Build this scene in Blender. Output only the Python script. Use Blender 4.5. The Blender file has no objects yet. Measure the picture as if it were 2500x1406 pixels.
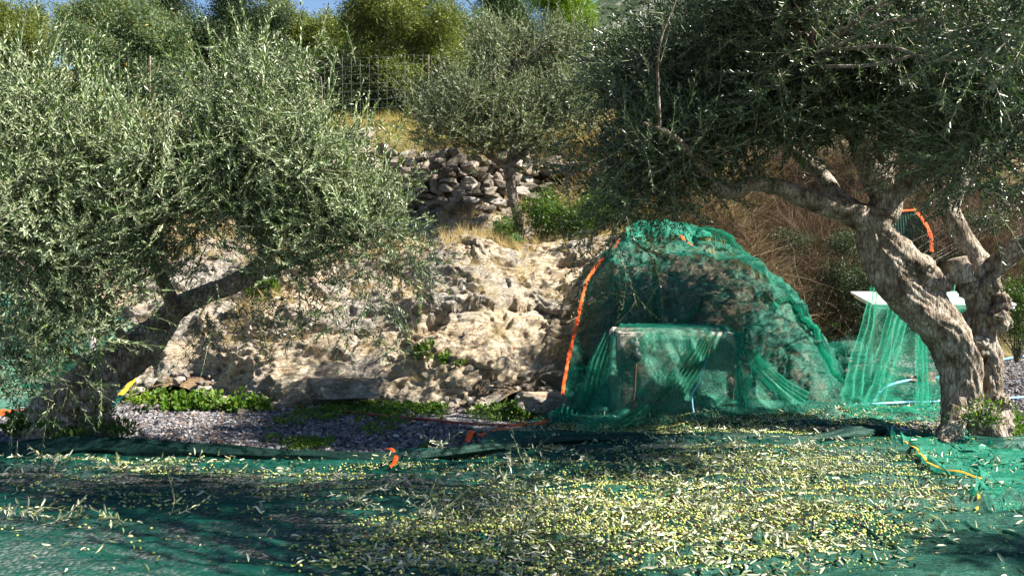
import bpy, math, random, time
import numpy as np
from math import radians, sin, cos, pi
T0 = time.time()
random.seed(7); RNG = np.random.default_rng(11)
S = bpy.context.scene
COL = S.collection

# ------------------------------------------------------------------ camera
F = 2083.0; CX = 1250.0; HY = 670.0; CH = 1.35
cd = bpy.data.cameras.new('camera'); cam = bpy.data.objects.new('camera', cd); COL.objects.link(cam)
cd.sensor_width = 36; cd.lens = 30; cd.shift_y = -0.0132; cd.clip_start = 0.05; cd.clip_end = 3000
cam.location = (0, 0, CH); cam.rotation_euler = (radians(90), 0, 0)
S.camera = cam

# ------------------------------------------------------------------ sky + sun
SUN_EL = 43.0; SUN_AZ = 74.0       # azimuth measured from straight behind the camera towards the right
w = bpy.data.worlds.new('World'); S.world = w; w.use_nodes = True
nt = w.node_tree
bg = nt.nodes['Background']
sky = nt.nodes.new('ShaderNodeTexSky'); sky.sky_type = 'NISHITA'; sky.sun_disc = False
sky.sun_elevation = radians(SUN_EL); sky.sun_rotation = radians(180 - SUN_AZ)
sky.air_density = 1.0; sky.dust_density = 0.0; sky.ozone_density = 3.0
nt.links.new(sky.outputs[0], bg.inputs[0]); bg.inputs[1].default_value = 0.05
sl = bpy.data.lights.new('sun', 'SUN'); sl.energy = 5.0; sl.angle = radians(0.5); sl.color = (1.0, 0.93, 0.82)
sun = bpy.data.objects.new('sun', sl); COL.objects.link(sun); sun.location = (6, -8, 10)
sun.rotation_euler = (radians(90 - SUN_EL), 0, radians(SUN_AZ))
S.view_settings.view_transform = 'Standard'; S.view_settings.look = 'None'
S.view_settings.exposure = 1.95; S.view_settings.gamma = 1.0
try:
    S.cycles.transparent_max_bounces = 24; S.cycles.max_bounces = 8
    S.cycles.diffuse_bounces = 3; S.cycles.glossy_bounces = 2; S.cycles.transmission_bounces = 4
except Exception: pass

# ------------------------------------------------------------------ helpers
def P(px, py, Y):
    return np.array([(px - CX) * Y / F, Y, CH - (py - HY) * Y / F])
def G(px, py):                         # pixel on the flat ground
    Y = F * CH / (py - HY); return np.array([(px - CX) * Y / F, Y, 0.0])

_perm = np.random.default_rng(5).permutation(256); _perm = np.concatenate([_perm, _perm, _perm])
_g = np.random.default_rng(6).normal(size=(256, 3)); _g /= np.linalg.norm(_g, axis=1)[:, None]
def noise(x, y, z=0.0):
    x, y, z = np.broadcast_arrays(np.asarray(x, float), np.asarray(y, float), np.asarray(z, float))
    xi = np.floor(x).astype(int); yi = np.floor(y).astype(int); zi = np.floor(z).astype(int)
    xf = x - xi; yf = y - yi; zf = z - zi; xi &= 255; yi &= 255; zi &= 255
    u = xf*xf*xf*(xf*(xf*6-15)+10); v = yf*yf*yf*(yf*(yf*6-15)+10); t = zf*zf*zf*(zf*(zf*6-15)+10)
    def gr(i, j, k):
        g = _g[_perm[_perm[_perm[(xi+i)] + yi + j] + zi + k] & 255]
        return g[..., 0]*(xf-i) + g[..., 1]*(yf-j) + g[..., 2]*(zf-k)
    def L(a, b, s): return a + (b-a)*s
    r = L(L(L(gr(0,0,0), gr(1,0,0), u), L(gr(0,1,0), gr(1,1,0), u), v),
          L(L(gr(0,0,1), gr(1,0,1), u), L(gr(0,1,1), gr(1,1,1), u), v), t)
    return r * 1.5
def fbm(x, y, z=0.0, o=4, gain=0.5):
    s = 0; a = 1.0; f = 1.0
    for i in range(o):
        s = s + a*noise(np.asarray(x)*f+i*17.3, np.asarray(y)*f+i*5.1, np.asarray(z)*f+i*9.7); a *= gain; f *= 2.03
    return s
def ridged(x, y, z=0.0, o=4, gain=0.55):
    s = 0; a = 1.0; f = 1.0
    for i in range(o):
        s = s + a*(1-2*np.abs(noise(np.asarray(x)*f+i*13.3, np.asarray(y)*f+i*7.1, np.asarray(z)*f+i*3.7))); a *= gain; f *= 2.1
    return s*0.6
def sstep(a, b, x):
    t = np.clip((np.asarray(x, float)-a)/(b-a), 0, 1); return t*t*(3-2*t)

def link(o, parent=None):
    COL.objects.link(o)
    if parent is not None: o.parent = parent
    return o
def tag(o, label=None, cat=None, group=None, kind=None):
    if label: o['label'] = label
    if cat: o['category'] = cat
    if group: o['group'] = group
    if kind: o['kind'] = kind
    return o
def empty(name, loc, label, cat, group=None):
    o = bpy.data.objects.new(name, None); o.empty_display_size = 0.2; o.location = tuple(loc); COL.objects.link(o)
    return tag(o, label, cat, group)
def make_mesh(name, V, faces, mats, midx=None, smooth=True):
    """faces: list of int arrays (n,k)"""
    me = bpy.data.meshes.new(name); V = np.asarray(V, np.float32)
    me.vertices.add(len(V)); me.vertices.foreach_set('co', V.ravel())
    loops = np.concatenate([np.asarray(f).ravel() for f in faces]).astype(np.int32)
    tot = np.concatenate([np.full(len(f), np.asarray(f).shape[1], np.int32) for f in faces])
    start = np.concatenate([[0], np.cumsum(tot)[:-1]]).astype(np.int32)
    me.loops.add(len(loops)); me.loops.foreach_set('vertex_index', loops)
    me.polygons.add(len(tot)); me.polygons.foreach_set('loop_start', start)
    try: me.polygons.foreach_set('loop_total', tot)
    except Exception: pass
    for m in (mats if isinstance(mats, (list, tuple)) else [mats]): me.materials.append(m)
    if midx is not None: me.polygons.foreach_set('material_index', np.asarray(midx, np.int32))
    me.polygons.foreach_set('use_smooth', np.full(len(tot), smooth))
    me.update(calc_edges=True); me.validate()
    return me
def mobj(name, V, faces, mats, parent=None, midx=None, smooth=True):
    V = np.asarray(V, float)
    if parent is not None: V = V - np.array(parent.location)
    return link(bpy.data.objects.new(name, make_mesh(name, V, faces, mats, midx, smooth)), parent)
class MB:
    """collects pieces for ONE mesh"""
    def __init__(s): s.V = []; s.F = {}; s.n = 0; s.order = []
    def add(s, V, faces, mi=0):
        V = np.asarray(V, float).reshape(-1, 3)
        for f in faces:
            f = np.asarray(f, int)
            if len(f): s.order.append((f + s.n, mi))
        s.V.append(V); s.n += len(V)
    def build(s, name, mats, parent=None, smooth=True):
        V = np.concatenate(s.V); fs = [f for f, m in s.order]
        mi = np.concatenate([np.full(len(f), m) for f, m in s.order])
        return mobj(name, V, fs, mats, parent, mi, smooth)
def grid_faces(nu, nv):
    i = np.arange(nu-1)[:, None]*nv + np.arange(nv-1)[None, :]
    i = i.ravel(); return np.stack([i, i+nv, i+nv+1, i+1], 1)
def box(mb, c, sz, mi=0, rz=0.0, bev=0.0):
    c = np.array(c, float); h = np.array(sz, float)/2
    if bev <= 0:
        V = np.array([[x, y, z] for x in (-1, 1) for y in (-1, 1) for z in (-1, 1)])*h
        Fq = [[0,1,3,2],[4,6,7,5],[0,4,5,1],[2,3,7,6],[0,2,6,4],[1,5,7,3]]
        fs = [np.array(Fq)]
    else:
        import bmesh
        bm = bmesh.new(); bmesh.ops.create_cube(bm, size=1)
        for v in bm.verts: v.co.x *= h[0]*2; v.co.y *= h[1]*2; v.co.z *= h[2]*2
        bmesh.ops.bevel(bm, geom=list(bm.edges), offset=bev, segments=2, affect='EDGES', profile=0.5)
        bm.verts.ensure_lookup_table(); V = np.array([v.co[:] for v in bm.verts])
        d = {}
        for f in bm.faces: d.setdefault(len(f.verts), []).append([v.index for v in f.verts])
        bm.free(); fs = [np.array(a) for a in d.values()]
    R = np.array([[cos(rz), -sin(rz), 0], [sin(rz), cos(rz), 0], [0, 0, 1]])
    mb.add(V @ R.T + c, fs, mi)
def resample(pts, rad, step):
    pts = np.asarray(pts, float); rad = np.asarray(rad, float); n = len(pts)
    Pp = np.vstack([2*pts[0]-pts[1], pts, 2*pts[-1]-pts[-2]]); Rr = np.concatenate([[rad[0]], rad, [rad[-1]]])
    O = []; R = []
    for i in range(n-1):
        m = max(2, int(np.linalg.norm(pts[i+1]-pts[i])/step)); t = np.linspace(0, 1, m, endpoint=False)[:, None]
        a, b, c, d = Pp[i], Pp[i+1], Pp[i+2], Pp[i+3]
        O.append(0.5*((2*b)+(-a+c)*t+(2*a-5*b+4*c-d)*t*t+(-a+3*b-3*c+d)*t**3)); R.append(Rr[i+1]+(Rr[i+2]-Rr[i+1])*(t[:, 0]*t[:, 0]*(3-2*t[:, 0])))
    O.append(pts[-1:]); R.append(rad[-1:]); return np.concatenate(O), np.concatenate(R)
def frames(C):
    Tn = np.gradient(C, axis=0); Tn /= np.linalg.norm(Tn, axis=1)[:, None]+1e-9
    N = np.zeros_like(Tn); a = np.array([0, -1.0, 0.2])
    n = a - Tn[0]*a.dot(Tn[0]); n /= np.linalg.norm(n); N[0] = n
    for i in range(1, len(C)):
        n = N[i-1]-Tn[i]*N[i-1].dot(Tn[i]); N[i] = n/(np.linalg.norm(n)+1e-9)
    return Tn, N, np.cross(Tn, N)
def tube(mb, pts, rad, sides=8, step=0.05, mi=0, bark=0.0, twist=0.0, seed=0.0, flat=1.0):
    if len(pts) < 3: pts = [pts[0], (np.asarray(pts[0])+np.asarray(pts[1]))/2, pts[1]]; rad = [rad[0], (rad[0]+rad[-1])/2, rad[-1]]
    C, R = resample(pts, rad, step); Tn, N, B = frames(C)
    s = np.concatenate([[0], np.cumsum(np.linalg.norm(np.diff(C, axis=0), axis=1))])
    th = np.linspace(0, 2*pi, sides, endpoint=False)[None, :]
    r = np.repeat(R[:, None], sides, 1)
    if bark > 0:
        tt = th + (twist*s)[:, None]; q = np.maximum(R.mean(), 0.02)
        big = fbm(np.cos(tt)*1.1+seed, np.sin(tt)*1.1, (s/q*0.35)[:, None], 3)
        cords = ridged(np.cos(tt)*2.4+seed, np.sin(tt)*2.4+3, (s/q*0.28)[:, None], 3)
        fine = fbm(np.cos(tt)*7+seed, np.sin(tt)*7, (s/q*1.6)[:, None], 4)
        r = r*(1+bark*(0.8*big+0.6*(cords-0.55)+0.28*fine))
    V = C[:, None, :] + (np.cos(th)*r)[..., None]*N[:, None, :]*flat + (np.sin(th)*r)[..., None]*B[:, None, :]
    n = len(C); V = V.reshape(-1, 3); i = np.arange(n-1)[:, None]*sides; j = np.arange(sides)[None, :]; k = (j+1) % sides
    Fq = np.stack([i+j, i+k, i+sides+k, i+sides+j], -1).reshape(-1, 4)
    mb.add(np.vstack([V, C[0], C[-1]]), [Fq, np.array([[n*sides, (a+1) % sides, a] for a in range(sides)]),
           np.array([[n*sides+1, (n-1)*sides+a, (n-1)*sides+(a+1) % sides] for a in range(sides)])], mi)
    return C, R
_ico = {}
def ico(sub):
    if sub not in _ico:
        import bmesh
        bm = bmesh.new(); bmesh.ops.create_icosphere(bm, subdivisions=sub, radius=1)
        _ico[sub] = (np.array([v.co[:] for v in bm.verts]), np.array([[v.index for v in f.verts] for f in bm.faces])); bm.free()
    return _ico[sub]
def rot_from(d, roll):
    """matrices whose z axis is d (m,3), rolled"""
    d = d/(np.linalg.norm(d, axis=1)[:, None]+1e-9)
    a = np.where(np.abs(d[:, 2:3]) > 0.95, np.array([[1.0, 0, 0]]), np.array([[0, 0, 1.0]]))
    x = np.cross(a, d); x /= np.linalg.norm(x, axis=1)[:, None]+1e-9; y = np.cross(d, x)
    c = np.cos(roll)[:, None]; s = np.sin(roll)[:, None]
    return np.stack([x*c+y*s, -x*s+y*c, d], axis=2)
def rot_rand(n, rng=RNG):
    d = rng.normal(size=(n, 3)); return rot_from(d, rng.uniform(0, 2*pi, n))
def instance(mb, proto, R, Tt, sc):
    """proto = (V, [(faces, mi)...]); sc (m,) or (m,3)"""
    V, fl = proto; m = len(Tt); n = len(V); sc = np.asarray(sc, float)
    sc = sc[:, None] if sc.ndim == 1 else sc
    Vs = V[None]*sc[:, None, :] if sc.shape[1] == 3 else V[None]*sc[:, None, :]
    W = np.einsum('mij,mnj->mni', R, Vs)+Tt[:, None, :]
    off = (np.arange(m)*n)[:, None, None]
    base = mb.n; mb.V.append(W.reshape(-1, 3)); mb.n += m*n
    for f, mi in fl: mb.order.append(((f[None]+off).reshape(-1, f.shape[1])+base, mi))

# ------------------------------------------------------------------ materials
class NT:
    def __init__(s, name):
        s.m = bpy.data.materials.new(name); s.m.use_nodes = True; s.t = s.m.node_tree; s.t.nodes.clear()
        s.out = s.n('OutputMaterial'); s.co = None
    def n(s, k, **kw):
        nd = s.t.nodes.new('ShaderNode'+k)
        for a, b in kw.items(): setattr(nd, a, b)
        return nd
    def l(s, a, b): s.t.links.new(a, b)
    def coord(s, scale=(1, 1, 1), rot=(0, 0, 0)):
        if s.co is None: s.co = s.n('TexCoord')
        mp = s.n('Mapping'); mp.inputs['Scale'].default_value = scale; mp.inputs['Rotation'].default_value = rot
        s.l(s.co.outputs['Object'], mp.inputs[0]); return mp.outputs[0]
    def noise(s, sc=5, det=6, rough=0.6, vec=None, dist=0.0):
        nd = s.n('TexNoise'); nd.inputs['Scale'].default_value = sc; nd.inputs['Detail'].default_value = det
        nd.inputs['Roughness'].default_value = rough; nd.inputs['Distortion'].default_value = dist
        s.l(vec if vec is not None else s.coord(), nd.inputs['Vector']); return nd.outputs[0]
    def voro(s, sc=5, feat='F1', vec=None, out=0, rand=1.0):
        nd = s.n('TexVoronoi'); nd.feature = feat; nd.inputs['Scale'].default_value = sc
        nd.inputs['Randomness'].default_value = rand
        s.l(vec if vec is not None else s.coord(), nd.inputs['Vector']); return nd.outputs[out]
    def ramp(s, src, stops, mode='LINEAR'):
        r = s.n('ValToRGB'); r.color_ramp.interpolation = mode; e = r.color_ramp.elements
        while len(e) < len(stops): e.new(0.5)
        for i, (p, c) in enumerate(stops):
            e[i].position = p; c = (c, c, c) if isinstance(c, (int, float)) else c; e[i].color = (*c[:3], 1)
        s.l(src, r.inputs[0]); return r.outputs[0]
    def mix(s, fac, a, b, mode='MIX'):
        m = s.n('MixRGB'); m.blend_type = mode
        for i, v in enumerate((fac, a, b)):
            if isinstance(v, (int, float)): m.inputs[i].default_value = v if i == 0 else (v, v, v, 1)
            elif isinstance(v, tuple): m.inputs[i].default_value = (*v, 1)
            else: s.l(v, m.inputs[i])
        return m.outputs[0]
    def math(s, op, a, b=0.0):
        m = s.n('Math'); m.operation = op
        for i, v in enumerate((a, b)):
            if isinstance(v, (int, float)): m.inputs[i].default_value = v
            else: s.l(v, m.inputs[i])
        return m.outputs[0]
    def bump(s, h, strength=0.5, dist=0.02, prev=None):
        b = s.n('Bump'); b.inputs['Strength'].default_value = strength; b.inputs['Distance'].default_value = dist
        s.l(h, b.inputs['Height'])
        if prev is not None: s.l(prev, b.inputs['Normal'])
        return b.outputs[0]
    def princ(s, col, rough=0.8, spec=0.3, normal=None, metal=0.0):
        p = s.n('BsdfPrincipled')
        if isinstance(col, tuple): p.inputs['Base Color'].default_value = (*col, 1)
        else: s.l(col, p.inputs['Base Color'])
        if isinstance(rough, (int, float)): p.inputs['Roughness'].default_value = rough
        else: s.l(rough, p.inputs['Roughness'])
        p.inputs['Specular IOR Level'].default_value = spec; p.inputs['Metallic'].default_value = metal
        if normal is not None: s.l(normal, p.inputs['Normal'])
        return p.outputs[0]
    def done(s, sh): s.l(sh, s.out.inputs[0]); return s.m

def simple(name, c, rough=0.6, spec=0.3, var=0.25, sc=30, bump=0.15):
    t = NT(name); n = t.noise(sc, 5); lo = tuple(x*(1-var) for x in c); hi = tuple(min(1, x*(1+var)) for x in c)
    return t.done(t.princ(t.ramp(n, [(0.3, lo), (0.7, hi)]), rough, spec, t.bump(n, bump, 0.01)))

def leaf_mat(name, top, under, trans=0.3, rough=0.4, spec=0.5, young=None, dead=0.0):
    t = NT(name); geo = t.n('NewGeometry'); r = geo.outputs['Random Per Island']
    dk = tuple(x*0.62 for x in top); lt = tuple(x*1.5 for x in top)
    st = [(0.0, dk), (0.5, top), (0.86, lt)]
    st.append((0.95, young if young else lt))
    if dead > 0: st.append((1-dead, (0.35, 0.22, 0.05)))
    ct = t.ramp(r, st); un = t.ramp(r, [(0, tuple(x*0.75 for x in under)), (1, tuple(x*1.2 for x in under))])
    c = t.mix(geo.outputs['Backfacing'], ct, un)
    p = t.princ(c, rough, spec)
    tr = t.n('BsdfTranslucent'); yel = t.mix(1.0, ct, (1.6, 1.9, 0.7), 'MULTIPLY'); t.l(yel, tr.inputs[0])
    mx = t.n('MixShader'); mx.inputs[0].default_value = trans; t.l(p, mx.inputs[1]); t.l(tr.outputs[0], mx.inputs[2])
    return t.done(mx.outputs[0])

M = {}
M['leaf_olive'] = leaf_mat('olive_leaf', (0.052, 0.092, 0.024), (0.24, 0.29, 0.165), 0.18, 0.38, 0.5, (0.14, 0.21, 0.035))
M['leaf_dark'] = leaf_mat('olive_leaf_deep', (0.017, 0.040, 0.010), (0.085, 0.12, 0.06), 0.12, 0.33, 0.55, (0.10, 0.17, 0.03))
M['leaf_mid'] = leaf_mat('grey_olive_leaf', (0.040, 0.064, 0.018), (0.15, 0.18, 0.10), 0.2, 0.45, 0.45, (0.16, 0.2, 0.06))
M['leaf_yellow'] = leaf_mat('yellow_green_leaf', (0.082, 0.105, 0.018), (0.13, 0.15, 0.045), 0.3, 0.5, 0.3, (0.20, 0.20, 0.04))
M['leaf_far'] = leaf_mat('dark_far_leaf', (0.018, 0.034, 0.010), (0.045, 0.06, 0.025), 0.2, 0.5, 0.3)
M['leaf_willow'] = leaf_mat('blue_green_leaf', (0.055, 0.095, 0.035), (0.13, 0.17, 0.09), 0.25, 0.5, 0.3, (0.2, 0.2, 0.04), 0.03)
M['leaf_cypress'] = leaf_mat('cypress_leaf', (0.022, 0.048, 0.010), (0.03, 0.06, 0.012), 0.15, 0.6, 0.2)
M['leaf_thuja'] = leaf_mat('bright_conifer_leaf', (0.12, 0.19, 0.018), (0.12, 0.18, 0.02), 0.3, 0.6, 0.2)
M['leaf_weed'] = leaf_mat('weed_leaf', (0.060, 0.125, 0.012), (0.08, 0.14, 0.025), 0.3, 0.5, 0.3, (0.16, 0.20, 0.02))
M['leaf_shrub'] = leaf_mat('shrub_leaf', (0.045, 0.095, 0.012), (0.06, 0.10, 0.025), 0.3, 0.4, 0.4, (0.22, 0.26, 0.03))
M['leaf_cut'] = leaf_mat('cut_leaf', (0.10, 0.13, 0.055), (0.38, 0.39, 0.28), 0.12, 0.4, 0.5, (0.42, 0.38, 0.22))
M['dry'] = leaf_mat('dry_grass', (0.34, 0.25, 0.13), (0.36, 0.27, 0.14), 0.2, 0.8, 0.1, (0.5, 0.4, 0.22))
M['bramble'] = leaf_mat('dry_bramble', (0.095, 0.06, 0.04), (0.095, 0.065, 0.045), 0.05, 0.8, 0.1, (0.20, 0.14, 0.09))

def bark_mat(name, base, dark, light, sc=1.0):
    t = NT(name)
    n1 = t.noise(7*sc, 8, 0.65); n2 = t.noise(38*sc, 6, 0.65, t.coord((1, 1, 0.35)), 0.6); v = t.voro(26*sc, 'DISTANCE_TO_EDGE', t.coord((1.2, 1.2, 0.32)))
    vv = t.ramp(v, [(0.0, 0.0), (0.14, 1.0)])
    c = t.ramp(n1, [(0.34, dark), (0.47, base), (0.62, light), (0.75, base)])
    c = t.mix(t.ramp(n2, [(0.35, 0.75), (0.55, 0.0)]), c, dark)
    c = t.mix(t.math('MULTIPLY', t.math('SUBTRACT', 1.0, vv), 0.55), c, tuple(x*0.5 for x in dark))
    h = t.math('ADD', t.math('MULTIPLY', vv, 0.35), n2)
    return t.done(t.princ(c, 0.9, 0.2, t.bump(h, 1.0, 0.014)))
M['bark'] = bark_mat('olive_bark', (0.25, 0.205, 0.155), (0.055, 0.038, 0.026), (0.43, 0.385, 0.32))
M['bark_dark'] = bark_mat('dark_bark', (0.17, 0.135, 0.10), (0.03, 0.022, 0.016), (0.29, 0.25, 0.20))
M['twig'] = simple('twig_bark', (0.30, 0.29, 0.19), 0.7, 0.3, 0.3, 20)

def rock_mat():
    t = NT('schist_rock')
    warp = t.coord((1, 1, 3.2), (0.1, 0.35, 0.1))
    big = t.noise(0.9, 5, 0.55); str_ = t.noise(5.0, 10, 0.72, warp, 0.7); fine = t.noise(26, 8, 0.75); spk = t.noise(60, 5, 0.7)
    c = t.ramp(str_, [(0.28, (0.13, 0.10, 0.075)), (0.42, (0.36, 0.285, 0.20)), (0.52, (0.52, 0.435, 0.31)), (0.66, (0.63, 0.57, 0.46))])
    grey = t.ramp(fine, [(0.32, (0.06, 0.06, 0.06)), (0.5, (0.26, 0.255, 0.25)), (0.66, (0.52, 0.51, 0.48))])
    c = t.mix(t.ramp(big, [(0.46, 0.0), (0.58, 0.75)]), c, grey)
    lich = t.noise(3.4, 8, 0.75, None, 0.3)
    blot = t.math('MULTIPLY', t.ramp(lich, [(0.56, 0.0), (0.62, 1.0)]), t.ramp(spk, [(0.40, 0.25), (0.6, 1.0)]))
    c = t.mix(t.math('MULTIPLY', blot, 0.75), c, (0.045, 0.042, 0.04))
    pale = t.noise(8, 7, 0.7); c = t.mix(t.math('MULTIPLY', t.ramp(pale, [(0.58, 0.0), (0.66, 1.0)]), 0.7), c, (0.62, 0.58, 0.50))
    ol = t.noise(5.3, 4, 0.6); c = t.mix(t.ramp(ol, [(0.735, 0.0), (0.76, 0.9)]), c, (0.50, 0.24, 0.02))
    crk = t.ramp(t.voro(5.5, 'DISTANCE_TO_EDGE', t.coord((1, 1, 2.4), (0.2, 0.4, 0))), [(0.0, 0.0), (0.03, 1.0)])
    # soil lies where the surface is flat
    geo = t.n('NewGeometry'); sx = t.n('SeparateXYZ'); t.l(geo.outputs['Normal'], sx.inputs[0])
    soil_c = t.ramp(t.noise(20, 8, 0.7), [(0.3, (0.09, 0.06, 0.035)), (0.5, (0.25, 0.17, 0.10)), (0.7, (0.40, 0.30, 0.19))])
    sm = t.math('MULTIPLY', t.ramp(sx.outputs[2], [(0.66, 0.0), (0.88, 1.0)]), t.ramp(t.noise(2.3, 6, 0.6), [(0.42, 0.0), (0.56, 1.0)]))
    c = t.mix(sm, c, soil_c)
    h = t.math('ADD', t.math('MULTIPLY', str_, 1.4), t.math('MULTIPLY', fine, 0.6)); h = t.math('ADD', h, t.math('MULTIPLY', crk, 0.10))
    nb = t.bump(h, 1.0, 0.06); nb = t.bump(spk, 0.6, 0.008, nb)
    return t.done(t.princ(c, 0.92, 0.15, nb))
M['rock'] = rock_mat()
def soil_mat():
    t = NT('dry_hillside_soil')
    n = t.noise(6, 9, 0.7); n2 = t.noise(0.6, 5, 0.6)
    c = t.ramp(n, [(0.3, (0.04, 0.03, 0.015)), (0.5, (0.10, 0.075, 0.04)), (0.68, (0.20, 0.155, 0.085))])
    c = t.mix(t.ramp(n2, [(0.48, 0.0), (0.6, 0.6)]), c, t.ramp(n, [(0.3, (0.05, 0.06, 0.02)), (0.7, (0.22, 0.21, 0.07))]))
    return t.done(t.princ(c, 0.95, 0.1, t.bump(n, 1.0, 0.08)))
M['soil'] = soil_mat()
def gravel_mat():
    t = NT('gravel_bed')
    v = t.voro(38, 'F1', None, 1); d = t.voro(38, 'F1', None, 0)
    bw = t.n('RGBToBW'); t.l(v, bw.inputs[0])
    c = t.ramp(bw.outputs[0], [(0.1, (0.10, 0.095, 0.10)), (0.5, (0.24, 0.235, 0.245)), (0.8, (0.36, 0.34, 0.33)), (0.95, (0.52, 0.51, 0.50))])
    c = t.mix(t.ramp(d, [(0.45, 0.0), (0.75, 0.9)]), c, (0.04, 0.035, 0.03))
    c = t.mix(t.ramp(t.noise(1.3, 6, 0.65), [(0.56, 0.0), (0.68, 0.55)]), c, (0.12, 0.085, 0.05))
    h = t.math('SUBTRACT', 1.0, d)
    return t.done(t.princ(c, 0.9, 0.2, t.bump(h, 1.0, 0.02)))
M['gravel'] = gravel_mat()
def pebble_mat(name='pebble_stone', warm=0.0):
    t = NT(name); geo = t.n('NewGeometry'); r = geo.outputs['Random Per Island']
    c = t.ramp(r, [(0.0, (0.085, 0.08, 0.09)), (0.3, (0.18, 0.175, 0.19)), (0.55, (0.27, 0.265, 0.28)), (0.72, (0.36, 0.34, 0.335)),
                   (0.83, (0.35, 0.24, 0.17)), (0.90, (0.22, 0.215, 0.23)), (0.965, (0.62, 0.61, 0.58))], 'CONSTANT')
    n = t.noise(70, 5, 0.7); c = t.mix(1.0, c, t.ramp(n, [(0.3, (0.42, 0.42, 0.43)), (0.7, (0.84, 0.83, 0.83))]), 'MULTIPLY')
    return t.done(t.princ(c, 0.85, 0.25, t.bump(n, 0.4, 0.003)))
M['pebble'] = pebble_mat()
def wallstone_mat():
    t = NT('field_stone'); geo = t.n('NewGeometry'); r = geo.outputs['Random Per Island']
    c = t.ramp(r, [(0.0, (0.10, 0.08, 0.06)), (0.25, (0.17, 0.15, 0.12)), (0.5, (0.24, 0.21, 0.18)), (0.75, (0.19, 0.15, 0.11)), (1.0, (0.34, 0.32, 0.29))])
    n = t.noise(9, 8, 0.7); c = t.mix(0.8, c, t.ramp(n, [(0.32, 0.3), (0.55, 1.0), (0.7, 1.3)]), 'MULTIPLY')
    return t.done(t.princ(c, 0.92, 0.15, t.bump(n, 0.9, 0.03)))
M['wallstone'] = wallstone_mat()
def net_mat(name, col, alpha, avar=0.2, trans=0.4, stripe=(2.0, 26.0, 8.0)):
    t = NT(name)
    n = t.noise(3.0, 6, 0.6, t.coord((1, 2.2, 1.6)), 0.5); st = t.noise(6.0, 4, 0.6, t.coord(stripe), 0.4)
    w1 = t.noise(150, 2, 0.5, t.coord((0.25, 1, 1))); w2 = t.noise(150, 2, 0.5, t.coord((1, 0.25, 1)))
    cc = t.ramp(st, [(0.25, tuple(x*0.62 for x in col)), (0.55, col), (0.8, tuple(min(1, x*1.5+0.012) for x in col))])
    d = t.n('BsdfDiffuse'); t.l(cc, d.inputs[0]); tr = t.n('BsdfTranslucent'); t.l(cc, tr.inputs[0])
    g = t.n('BsdfGlossy'); g.inputs['Roughness'].default_value = 0.5; g.inputs['Color'].default_value = (0.35, 0.6, 0.5, 1)
    bm = t.bump(st, 0.6, 0.02); t.l(bm, d.inputs['Normal']); t.l(bm, g.inputs['Normal'])
    m1 = t.n('MixShader'); m1.inputs[0].default_value = trans; t.l(d.outputs[0], m1.inputs[1]); t.l(tr.outputs[0], m1.inputs[2])
    m2 = t.n('MixShader'); m2.inputs[0].default_value = 0.07; t.l(m1.outputs[0], m2.inputs[1]); t.l(g.outputs[0], m2.inputs[2])
    a = t.math('ADD', t.ramp(n, [(0.3, max(0, alpha-avar)), (0.7, min(1, alpha+avar))]), t.math('MULTIPLY', t.math('SUBTRACT', t.math('ADD', w1, w2), 1.0), 0.9))
    a = t.math('MINIMUM', t.math('MAXIMUM', a, 0.06), 1.0)
    tp = t.n('BsdfTransparent'); m3 = t.n('MixShader'); t.l(a, m3.inputs[0]); t.l(tp.outputs[0], m3.inputs[1]); t.l(m2.outputs[0], m3.inputs[2])
    return t.done(m3.outputs[0])
M['net'] = net_mat('shaded_green_net', (0.003, 0.125, 0.082), 0.60, 0.22)  # mound netting; the shade on the mound is put into this darker green
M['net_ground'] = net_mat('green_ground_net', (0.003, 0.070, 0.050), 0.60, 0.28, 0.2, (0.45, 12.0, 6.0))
M['net_lit'] = net_mat('sunlit_green_net', (0.012, 0.30, 0.18), 0.44, 0.18, 0.5)  # paler copy for lit nets and folds, sunlight put into the colour
M['net_dense_shade'] = net_mat('dense_shaded_net', (0.002, 0.055, 0.038), 0.80, 0.10, 0.2)  # denser, darker copy of the net with shade put into its colour
M['net_veil'] = net_mat('thin_green_net', (0.016, 0.30, 0.19), 0.34, 0.24, 0.5, (7, 7, 1.2))
M['net_bundle'] = net_mat('thick_green_net', (0.006, 0.20, 0.125), 0.80, 0.12, 0.35)
M['net_roll_shade'] = net_mat('rolled_shaded_net', (0.001, 0.012, 0.010), 0.97, 0.03, 0.1, (0.6, 18, 18))  # near black: the shade of the fold is put into the colour
M['orange'] = simple('orange_webbing', (0.60, 0.085, 0.015), 0.75, 0.2, 0.45, 9, 0.5)
M['amber'] = simple('yellow_webbing', (0.55, 0.27, 0.02), 0.75, 0.2, 0.4, 9, 0.5)
M['white'] = simple('white_plastic', (0.74, 0.72, 0.66), 0.5, 0.4, 0.06, 6, 0.05)
M['blue'] = simple('blue_hose_plastic', (0.02, 0.09, 0.50), 0.4, 0.5, 0.15, 8, 0.05)
M['paleblue'] = simple('light_blue_hose_plastic', (0.16, 0.40, 0.62), 0.4, 0.5, 0.15, 8, 0.05)
M['redhose'] = simple('red_hose_rubber', (0.26, 0.045, 0.035), 0.5, 0.4, 0.2, 8, 0.05)
M['metal'] = simple('grey_metal', (0.30, 0.29, 0.27), 0.45, 0.5, 0.3, 30)
M['brass'] = simple('old_brass', (0.36, 0.24, 0.09), 0.45, 0.6, 0.3, 30)
M['black'] = simple('black_rubber', (0.018, 0.018, 0.02), 0.5, 0.4, 0.2, 30)
M['rust'] = simple('rusty_pipe', (0.13, 0.06, 0.035), 0.8, 0.3, 0.4, 30)
M['wire'] = simple('galvanised_wire', (0.13, 0.15, 0.13), 0.6, 0.4, 0.2, 20)
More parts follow.
